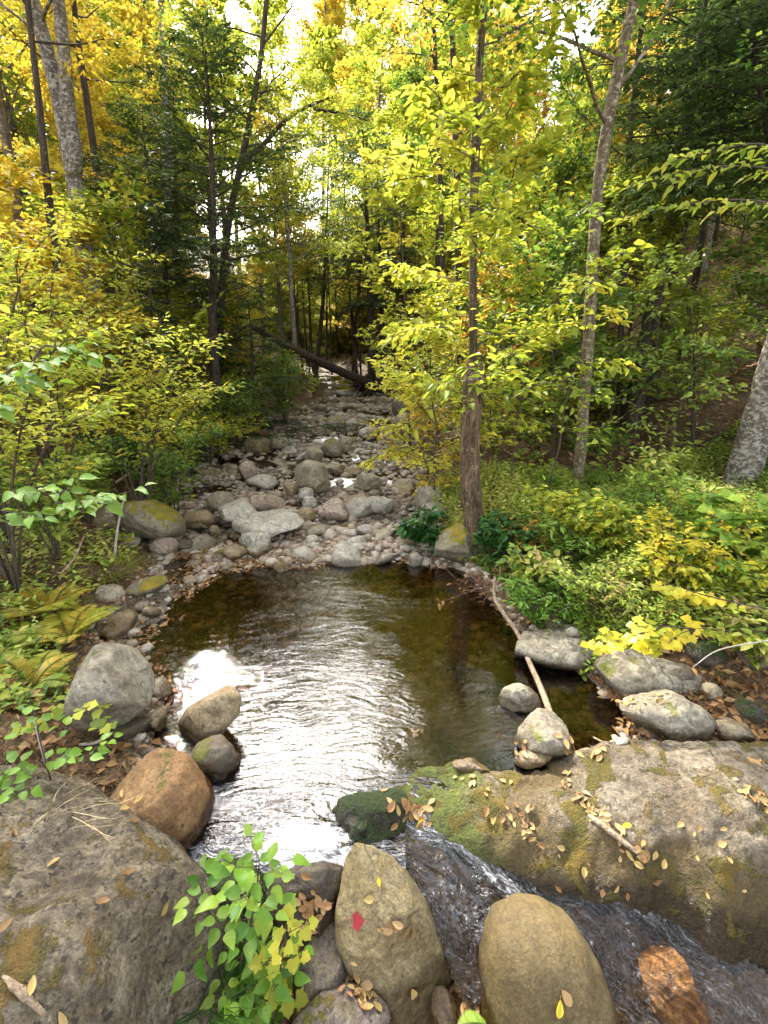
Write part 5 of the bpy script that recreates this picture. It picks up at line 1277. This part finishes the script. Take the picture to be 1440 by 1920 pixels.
shoot('large leaved shoot low at the left edge above the leafy bank', (-2.1, 2.0, gz(-2.1, 2.0)), [(-40, 960, 2.2), (30, 930, 2.3), (100, 935, 2.4), (165, 930, 2.5)], 'bright', 72, .09, 4, 5)
p, _ = hit(95, 1462); rg = np.random.default_rng(8)
sy = [(p + np.array([rg.normal() * .12, rg.normal() * .06, rg.uniform(.02, .25)]), np.array([math.cos(k * 2.4), math.sin(k * 2.4), .4]), .12, 5, .058, .7, 4, .4) for k in range(12)]
custom_plant('broadleaf_herb', 'green weed behind the far edge of the huge corner boulder', 'plant', [[p - Z * .05, p + Z * .15, p + Z * .3]], sy, 'bright', 'twig', 73)
p, _ = hit(75, 1380); sy = [(p + np.array([rg.normal() * .15, rg.normal() * .08, rg.uniform(.02, .22)]), np.array([math.cos(k * 2.4), math.sin(k * 2.4), .4]), .12, 4, .052, .7, 3, .4) for k in range(9)]
custom_plant('maple_seedling', 'light green lobed seedling on the leaf litter left of the dark hollow', 'plant', [[p - Z * .05, p + Z * .15, p + Z * .28]], sy, 'yellowgreen', 'twig', 74)
# branch of yellow leaves over the veined ledge
A = [at_t(1500, 1180, 3.1), at_t(1400, 1185, 3.1), at_t(1300, 1180, 3.05), at_t(1235, 1215, 3.0)]
B = [at_t(1300, 1180, 3.05), at_t(1240, 1175, 3.0), at_t(1180, 1195, 2.95), at_t(1128, 1208, 2.95)]
C_ = [at_t(1480, 1150, 3.1), at_t(1380, 1130, 3.1), at_t(1300, 1110, 3.1), at_t(1255, 1095, 3.1)]
sy = []; rg = np.random.default_rng(9)
for br in (A, B, C_):
    q = smooth_path(br, 20)
    for k in range(11): t = .3 + .7 * k / 10; a = rg.uniform(2.0, 4.3); sy.append((at_path(q, t), np.array([math.cos(a), math.sin(a), -.05]), .09, 4, rg.uniform(.044, .066), .74, 3, rg.uniform(.0, .55)))
custom_plant('maple_branch', 'low maple branch of bright yellow leaves over the veined grey ledge', 'branch', [A, B, C_], sy, 'gold', 'twig', 75, .002, .006)

A = [at_t(1540, 330, 3.3), at_t(1400, 312, 3.4), at_t(1300, 318, 3.45), at_t(1205, 345, 3.5)]
B = [at_t(1540, 300, 3.3), at_t(1420, 270, 3.4), at_t(1340, 285, 3.4), at_t(1270, 300, 3.4)]
C_ = [at_t(1540, 400, 3.3), at_t(1400, 375, 3.4), at_t(1280, 385, 3.45), at_t(1190, 405, 3.5)]
sy = []; rg = np.random.default_rng(19)
for br in (A, B, C_):
    q = smooth_path(br, 20)
    for k in range(13): t = .15 + .85 * k / 12; a = rg.uniform(2.0, 4.3); sy.append((at_path(q, t), np.array([math.cos(a), math.sin(a) * .6, -.12]), .14, 4, rg.uniform(.075, .10), .5, 4, rg.uniform(.2, .8)))
custom_plant('tree_branch', 'bright leafy branches reaching in from the right edge below the dark hemlock', 'branch', [A, B, C_], sy, 'yellowgreen', 'twig', 76, .003, .009)
# ------------------------------------------------------------------ dead wood
def wood(name, label, pts, r, bark, cat='branch', sides=8, rough=.12, n=18, seed=1, twigs=()):
    q = smooth_path(pts, n); mb = MB(); tube(mb, q, r if np.ndim(r) == 0 else np.interp(np.linspace(0, 1, n), np.linspace(0, 1, len(r)), r), sides, rough, seed)
    e = empty(name, q[0]) if twigs else None
    o = mb.build('pole' if twigs else name, bark, e, tuple(q[0]))
    for t in twigs:
        tb = MB(); s = smooth_path(t[0], 8); tube(tb, s, np.linspace(t[1], t[1] * .4, 8), 5); tb.build('twig', bark, e, tuple(q[0]))
    tag(e or o, label, cat); return e or o
WB = bark_mat('bleached_wood', (.22, .15, .09), (.40, .30, .20), (.50, .42, .32), .3, 1.6)
WW = bark_mat('white_stick_wood', (.42, .36, .28), (.58, .52, .42), None, 0, 1.6)
WR = bark_mat('red_log_wood', (.17, .075, .04), (.30, .16, .09), (.38, .28, .2), .3, 1.0)
zz = [at_t(928, 1082, 4.35), at_t(927, 1120, 4.2), at_t(948, 1155, 4.05), at_t(972, 1190, 3.85), at_t(992, 1240, 3.55), at_t(1014, 1290, 3.3), at_t(1032, 1338, 3.02)]
wood('dead_branch', 'long bare crooked pole reaching from the bank down to the squat rock', zz, [.012, .016, .018, .018, .019, .02, .02], WB, seed=3,
     twigs=[([at_t(928, 1100, 4.28), at_t(936, 1085, 4.25), at_t(938, 1062, 4.25)], .006), ([at_t(962, 1176, 3.92), at_t(970, 1172, 3.9), at_t(975, 1174, 3.9)], .008)])
p, _ = hit(214, 1056); wood('dead_stick', 'thin white stick leaning on the round mossy boulder', [p, at_t(218, 1010, np.dot(p - CAM, FWD) - .03), at_t(226, 960, np.dot(p - CAM, FWD) - .05), at_t(234, 932, np.dot(p - CAM, FWD) - .05)], [.014, .013, .011, .008], WW, 'stick')
g = hit_ground(470, 828)[1] + .3
wood('driftwood_log', 'upper reddish driftwood log wedged beside the round tan boulder', [at_y(425, 812, g), at_y(465, 806, g), at_y(504, 815, g)], [.05, .06, .045], WR, 'log')
wood('driftwood_log', 'lower reddish driftwood log, partly under the bright spreading shrub', [at_y(410, 818, g - .2), at_y(450, 820, g - .2), at_y(492, 824, g - .1)], [.045, .05, .04], WR, 'log')
wood('dead_branch', 'dead branch poking out of the left bank shrubs over the shallows', [at_y(218, 905, 6.4), at_y(256, 880, 6.4), at_y(284, 862, 6.4), at_y(310, 838, 6.4)], [.022, .018, .015, .008], WB, 'branch')
wood('dead_twig', 'bent pale twig lying in the leaf litter under the large pale boulder', [hit(150, 1402)[0] + Z * .02, hit(185, 1402)[0] + Z * .04, hit(204, 1392)[0] + Z * .07, hit(212, 1385)[0] + Z * .1], [.008, .010, .009, .004], WW, 'twig')
wood('dead_twig', 'upright grey twig standing behind the huge corner boulder', [hit(88, 1440)[0], hit(88, 1440)[0] + Z * .15, hit(88, 1440)[0] + np.array([-.02, .02, .3])], [.008, .007, .004], WW, 'twig')
wood('dead_twig', 'thin pale twig on the left bank in front of the brown weathered rock', [at_t(115, 1075, 3.9), at_t(140, 1045, 4.0), at_t(158, 1005, 4.1)], [.008, .008, .005], WB, 'twig')
a = [hit(1102, 1532)[0], hit(1140, 1560)[0], hit(1172, 1585)[0], hit(1205, 1612)[0]]
wood('dead_twig', 'splintered twig lying along the crease of the lichen slab', [q + Z * .012 for q in a], [.010, .016, .012, .006], WB, 'twig', rough=.4)
a = [hit(1075, 1378)[0], hit(1105, 1385)[0], hit(1140, 1402)[0]]
wood('dead_twig', 'twig caught with dead leaves behind the squat moss topped rock', [q + Z * .02 for q in a], [.008, .007, .004], WB, 'twig')
a = [hit(8, 1838)[0], hit(40, 1866)[0], hit(88, 1912)[0]]
wood('wood_splinter', 'weathered splinter of wood on the huge corner boulder at the lower left', [q + Z * .02 for q in a], [.004, .014, .005], WB, 'driftwood', rough=.45, sides=7)
wood('dead_twig', 'thin bare twig crossing the dark hollow at the right edge', [at_t(1300, 1250, 2.75), at_t(1350, 1218, 2.8), at_t(1445, 1200, 2.85)], [.003, .004, .004], WW, 'twig', sides=5)
# fallen log and the root mass at the far bend
g = hit_ground(690, 738); yy = g[1] - .2
wood('fallen_log', 'dark fallen trunk slanting down to the root mass at the far bend', [at_y(474, 613, yy - 5.2), at_y(540, 650, yy - 3.8), at_y(620, 688, yy - 1.8), at_y(700, 722, yy)], [.07, .10, .13, .16], BK['dark'], 'log', rough=.12)
wood('fallen_branch', 'thin dark fallen stem below the big fallen trunk', [at_y(492, 672, yy), at_y(530, 708, yy - .4), at_y(560, 738, yy - .6)], [.03, .04, .03], BK['dark'], 'branch')
e = empty('root_mass', (g[0], yy, g[2])); tag(e, 'tangled dark root mass holding up the hemlock at the far bend', 'roots')
rg = np.random.default_rng(14); mb = MB()
V, Q, T, _ = shape_rock(np.array([(math.cos(t) * .75, math.sin(t) * .38) for t in np.arange(16) * 6.283 / 16]), .5, 77, (40, 20), facets=5, amp=.16)
mb.add(np.stack([V[:, 0] + g[0] + .1, yy + .5 - V[:, 2], V[:, 1] + g[2] + .18], 1), Q, T)
mb.build('soil_clump', plain_mat('root_soil', (.02, .013, .008), (.07, .042, .022), .9, 12), e, (g[0], yy, g[2]))
for k in range(16):
    s = at_y(700 + rg.normal() * 14, 716 + rg.normal() * 6, yy); d = np.array([rg.normal() * 1.0, -.5 - rg.random() * .4, -.25 + rg.normal() * .3])
    q = grow(rg, s, d, rg.uniform(.7, 1.6), 8, .22, -.08); rb = MB(); tube(rb, q, np.linspace(rg.uniform(.04, .08), .01, 9), 6, .2, k); rb.build('root', BK['dark'], e, (g[0], yy, g[2]))
# brushy dead twigs with brown leaves at the right rim of the pool
e = empty('brush_pile', hit(905, 1125)[0]); tag(e, 'tangle of reddish dead twigs with brown leaves at the right rim of the pool', 'twigs')
tb, lb = MB(), MB(); c = hit(915, 1115)[0]
for k in range(34):
    q = grow(rg, c + np.array([rg.normal() * .14, rg.normal() * .12, .02 + rg.random() * .05]), np.array([rg.normal() - .4, rg.normal() * .6, .35 + rg.normal() * .3]), rg.uniform(.2, .5), 6, .2, -.05); tube(tb, q, np.linspace(.005, .0015, 7), 4)
    if k % 2: spray(lb, rg, q, 6, .06, .5, .06, 2, hue=rg.uniform(.2, .6))
tb.build('twigs', WR, e, tuple(e.location)); lb.build('dead_leaves', LM['dead'], e, tuple(e.location), smooth=False)

# ------------------------------------------------------------------ fallen leaves
def litter():
    rng = np.random.default_rng(17)
    def lay(name, label, x, y, z, nrm, ls, leaf, lift=.012, kind=1, tilt=.45):
        n = len(x); b = rng.uniform(0, 6.28, n); D = np.stack([np.cos(b), np.sin(b), rng.normal(size=n) * .25], 1); N = nrm + rng.normal(size=(n, 3)) * tilt
        P = np.stack([x, y, z + lift * rng.random(n) * 2], 1); mb = MB(); leaves(mb, P, D, N, ls * rng.uniform(.5, 1.25, n), rng.uniform(.35, .7, n), kind, rng, None, .25)
        o = mb.build(name, LM[leaf], smooth=False); tag(o, label, 'leaf litter', kind='stuff')
    def nr(x, y): e = .04; return unit(np.stack([ground(x - e, y) - ground(x + e, y), ground(x, y - e) - ground(x, y + e), np.full(len(x), 2 * e)], 1))
    n = 26000; y = 1.2 + 9 * rng.random(n) ** 1.3; x = rng.uniform(-1, 1, n) * (1.0 * y + 2.2); c = np.interp(y, CY, CX); hw = np.interp(y, CY, HW); d = np.abs(x - c) - hw
    k = (d > -.05 + .25 * rng.normal(size=n) * .5) & ((y > 1.85) | (x < -.6) | (x > .2)); x, y = x[k], y[k]
    lay('leaf_litter', 'brown dead leaves carpeting both banks of the stream', x, y, ground(x, y), nr(x, y), .075, 'dead')
    n = 22000; y = 8 + 20 * rng.random(n); x = rng.uniform(-1, 1, n) * (1.0 * y); c = np.interp(y, CY, CX); hw = np.interp(y, CY, HW); k = (np.abs(x - c) - hw > .1); x, y = x[k], y[k]
    lay('leaf_litter', 'brown and tan dead leaves over the wooded slopes behind', x, y, ground(x, y), nr(x, y), .14, 'dead')
    n = 7000; y = np.where(rng.random(n) < .6, rng.normal(5.3, .5, n), rng.uniform(2.6, 5.4, n)); c = np.interp(y, CY, CX); hw = np.interp(y, CY, HW); x = np.where(y < 4.6, c - hw * rng.uniform(.35, 1.15, n), c + hw * rng.uniform(-1, .9, n))
    k = (fbm2(x, y, 2.3, 3, 88) > -.12) & (ground(x, y) > wl(y) - .07); x, y, n = x[k], y[k], int(k.sum())
    z = np.maximum(ground(x, y), wl(y)) + .004; lay('leaf_litter', 'wet reddish leaves plastered on the gravel at the head of the pool', x, y, z, np.tile(Z, (n, 1)), .05, 'dead', .006, 1, .25)
    n = 1500; y = rng.uniform(2.15, 3.1, n); x = rng.uniform(1.5, 3.6, n); lay('leaf_litter', 'dark dead leaves drifted into the hollow under the right bank', x, y, ground(x, y), nr(x, y), .07, 'dead', .015, 2, .6)
    n = 900; y = rng.uniform(.75, 1.5, n); x = rng.uniform(-.75, .55, n); lay('leaf_litter', 'damp brown leaves packed between the foreground rocks', x, y, ground(x, y) + .02, np.tile(Z, (n, 1)), .07, 'dead', .02, 2, .6)
litter()
def leaf_piles():
    """loose leaves caught in pockets between the front rocks: single leaves that can be told apart are objects of their own"""
    rng = np.random.default_rng(23); protos = {}
    for leaf in ('tan', 'dead', 'gold', 'redleaf'):
        for v in range(3):
            mb = MB(); r = np.random.default_rng(40 + v)
            ln = 9; u = np.linspace(0, 1, ln); curl = [.5, 1.0, .2][v]
            wd = .26 * np.sin(np.pi * u ** .8) ** .9 + .012; zc = .22 * curl * (u - .5) ** 2 * 4 * .5
            L_ = np.stack([u - .5, -wd, zc + wd * .7 * (1 if v != 2 else .3)], 1); M_ = np.stack([u - .5, u * 0, zc], 1); R_ = np.stack([u - .5, wd, zc + wd * .8 * (1 if v != 2 else .5)], 1)
            k = np.arange(ln - 1); Q = np.concatenate([np.stack([k, k + 1, k + 1 + ln, k + ln], 1), np.stack([k + ln, k + 1 + ln, k + 1 + 2 * ln, k + 2 * ln], 1)])
            mb.add(np.concatenate([L_, M_, R_]), Q, None, np.tile([r.random(), r.random()], (3 * ln, 1)))
            tube(mb, [[.48, 0, zc[-1]], [.62, .03, zc[-1] + .03], [.72, .02, zc[-1] + .02]], [.012, .01, .008], 4, tint=np.array([r.random(), .4]))
            me = mb.mesh('fallen_leaf'); me.materials.append(LM[leaf]); protos[leaf, v] = me
    def one(px, py, leaf, s, label, group):
        p, n = hit(px, py); me = protos[leaf, int(rng.integers(3))]
        o = bpy.data.objects.new('fallen_leaf', me); col.objects.link(o)
        q = Vector(n if n[2] > .2 else Z).to_track_quat('Z', 'Y') @ Matrix.Rotation(rng.uniform(0, 6.28), 3, 'Z').to_quaternion() @ Matrix.Rotation(rng.normal() * .18, 3, 'X').to_quaternion()
        o.rotation_euler = q.to_euler(); o.location = p + n * .008; o.scale = (s, s * rng.uniform(.7, 1.2), s); tag(o, label, 'leaf', group)
    def trail(a, b, n, wob, leaf, label, group, s=(.035, .06)):
        for i in range(n):
            t = rng.random(); one(a[0] + (b[0] - a[0]) * t + rng.normal() * wob, a[1] + (b[1] - a[1]) * t + rng.normal() * wob, leaf if rng.random() < .6 else ('dead' if leaf == 'tan' else 'tan'), rng.uniform(*s) * rng.uniform(.5, 1.0), label, group)
    A = ('curled tan leaf in the drift along the crease of the lichen slab', 'curled leaves along the crease of the lichen slab')
    trail((1055, 1455), (1100, 1510), 12, 8, 'tan', *A); trail((1090, 1500), (1205, 1610), 38, 10, 'tan', *A)
    A = ('curled tan leaf in the hollow at the right end of the lichen slab', 'curled leaves in the right hollow of the lichen slab')
    trail((1385, 1475), (1450, 1520), 26, 8, 'tan', *A)
    A = ('dry leaf scattered on the mossy left part of the lichen slab', 'dry leaves on the mossy part of the slab')
    trail((960, 1520), (1015, 1600), 20, 11, 'tan', *A); trail((860, 1475), (980, 1500), 14, 18, 'tan', *A); trail((905, 1530), (940, 1560), 4, 8, 'tan', *A)
    A = ('single dry leaf scattered on the lower face of the lichen slab', 'single leaves on the lower face of the slab')
    for i in range(26): one(rng.uniform(1040, 1420), rng.uniform(1540, 1690), 'tan' if rng.random() < .8 else 'dead', rng.uniform(.02, .05), *A)
    A = ('wet brown leaf in the clump at the head of the chute', 'wet leaves at the head of the chute')
    for i in range(26): one(rng.normal(770, 26), rng.normal(1520, 14), 'dead' if rng.random() < .7 else 'tan', rng.uniform(.04, .065), *A)
    A = ('brown leaf packed in the gap left of the tall olive front rock', 'leaves packed left of the olive front rock')
    trail((645, 1830), (700, 1895), 30, 11, 'tan', *A)
    A = ('reddish dead leaf in the wet pocket behind the foreground sapling', 'dead leaves in the wet pocket behind the sapling')
    for i in range(34): one(rng.normal(578, 20), rng.normal(1705, 20), 'dead', rng.uniform(.03, .052), *A)
    A = ('dead leaf in the pocket between the two olive foreground rocks', 'dead leaves between the two olive rocks')
    for i in range(44): one(rng.normal(868, 11), rng.uniform(1800, 1925), 'dead' if rng.random() < .65 else 'tan', rng.uniform(.045, .075), *A)
    A = ('curled leaf on the moss patch in the middle of the olive front rock', 'curled leaves on the olive front rock')
    trail((720, 1735), (765, 1750), 9, 7, 'tan', *A)
    one(712, 1655, 'gold', .035, 'small yellow leaf near the top of the olive front rock', None); one(692, 1685, 'tan', .045, 'pale narrow leaf near the mossy crown of the olive front rock', None)
    one(772, 1858, 'tan', .05, 'pale leaf near the lower end of the olive front rock', None); one(1046, 1888, 'gold', .055, 'yellow green leaf lying on the smooth egg shaped boulder', None)
    one(1060, 1868, 'dead', .06, 'brown curled leaf beside the yellow green one on the egg shaped boulder', None); one(1174, 1549, 'gold', .05, 'bright orange yellow leaf on the crease of the lichen slab', None)
    one(785, 1548, 'gold', .07, 'yellow leaf stuck below the wet clump at the head of the chute', None)
    A = ('brown leaf lying on the huge corner boulder', 'leaves on the huge corner boulder')
    for a, b in [(10, 1740), (190, 1695), (306, 1705), (60, 1850), (120, 1905), (22, 1565), (240, 1640), (100, 1620)]: one(a, b, 'tan', .05, *A)
    A = ('leaf stuck on the rust brown boulder by the pool', 'leaves on the rust brown boulder')
    for a, b in [(232, 1490), (230, 1520), (250, 1545), (262, 1500)]: one(a, b, 'tan', .05, *A)
    A = ('dead leaf caught around the squat moss topped boulder', 'dead leaves around the squat boulder')
    for i in range(30): one(rng.normal(1095, 28), rng.normal(1388, 12), 'dead', rng.uniform(.04, .07), *A)
    for i in range(10): one(rng.normal(975, 14), rng.normal(1405, 12), 'tan', rng.uniform(.04, .06), *A)
    A = ('tan leaf in the seam between the two veined grey rocks', 'leaves in the seam of the veined rocks')
    trail((1120, 1318), (1320, 1306), 22, 8, 'tan', *A)
    # the red maple leaf
    p, n = hit(677, 1728); mb = MB(); leaves(mb, [[-.03, 0, 0]], [[1, .15, .1]], [[0, 0, 1]], .046, .8, 3, np.random.default_rng(3), np.array([.5]), .12)
    tube(mb, [[-.028, 0, 0], [-.045, .006, .004], [-.058, .004, .002]], [.0012, .001, .001], 4, tint=np.array([.2, .3]))
    o = mb.build('maple_leaf', LM['redleaf']); o.rotation_euler = Vector(n).to_track_quat('Z', 'Y').to_euler(); o.location = p + n * .006; tag(o, 'red maple leaf lying on the olive front rock', 'leaf')
leaf_piles()
# ------------------------------------------------------------------ light, sky, camera
SUN_EL, SUN_AZ = R(SUNE), R(SUNA)   # azimuth measured from straight ahead, negative to the left
w = bpy.data.worlds.new('World'); sc.world = w; w.use_nodes = True
nt = w.node_tree; bg = nt.nodes['Background']; sky = nt.nodes.new('ShaderNodeTexSky')
sky.sky_type = 'NISHITA'; sky.sun_disc = False; sky.sun_elevation = SUN_EL; sky.sun_rotation = SUN_AZ
sky.air_density = 1.0; sky.dust_density = 4.0; sky.ozone_density = 1.0
bw = nt.nodes.new('ShaderNodeRGBToBW'); mxs = nt.nodes.new('ShaderNodeMix'); mxs.data_type = 'RGBA'; mxs.inputs[0].default_value = .7   # thin bright overcast: most of the blue washed out
nt.links.new(sky.outputs[0], bw.inputs[0]); nt.links.new(sky.outputs[0], mxs.inputs[6]); nt.links.new(bw.outputs[0], mxs.inputs[7]); nt.links.new(mxs.outputs[2], bg.inputs[0]); bg.inputs[1].default_value = SKYS
sl = bpy.data.lights.new('sun', 'SUN'); sl.energy = SUNS; sl.angle = R(1.5); sl.color = (1, .93, .80)
so = bpy.data.objects.new('sun', sl); col.objects.link(so)
sd = Vector((math.sin(SUN_AZ) * math.cos(SUN_EL), math.cos(SUN_AZ) * math.cos(SUN_EL), math.sin(SUN_EL)))
so.rotation_euler = (-sd).to_track_quat('-Z', 'Y').to_euler(); so.location = sd * 60
cam = bpy.data.cameras.new('camera'); co = bpy.data.objects.new('camera', cam); col.objects.link(co)
cam.sensor_fit = 'VERTICAL'; cam.sensor_height = 24; cam.sensor_width = 18; cam.lens = 24 * FPX / 1920
cam.clip_start = .05; cam.clip_end = 1000
co.location = CAM; co.rotation_euler = (R(90) - PITCH, 0, 0); sc.camera = co
vs = sc.view_settings; vs.view_transform = 'Standard'; vs.look = 'None'; vs.gamma = 1; vs.use_curve_mapping = False; vs.exposure = EXPO
cy = sc.cycles; cy.use_denoising = True; cy.max_bounces = 7; cy.diffuse_bounces = 3; cy.glossy_bounces = 3; cy.transmission_bounces = 5; cy.transparent_max_bounces = 8
cy.caustics_reflective = False; cy.caustics_refractive = False; cy.sample_clamp_indirect = 6; cy.use_adaptive_sampling = True; cy.adaptive_threshold = .015
sc.render.use_persistent_data = False
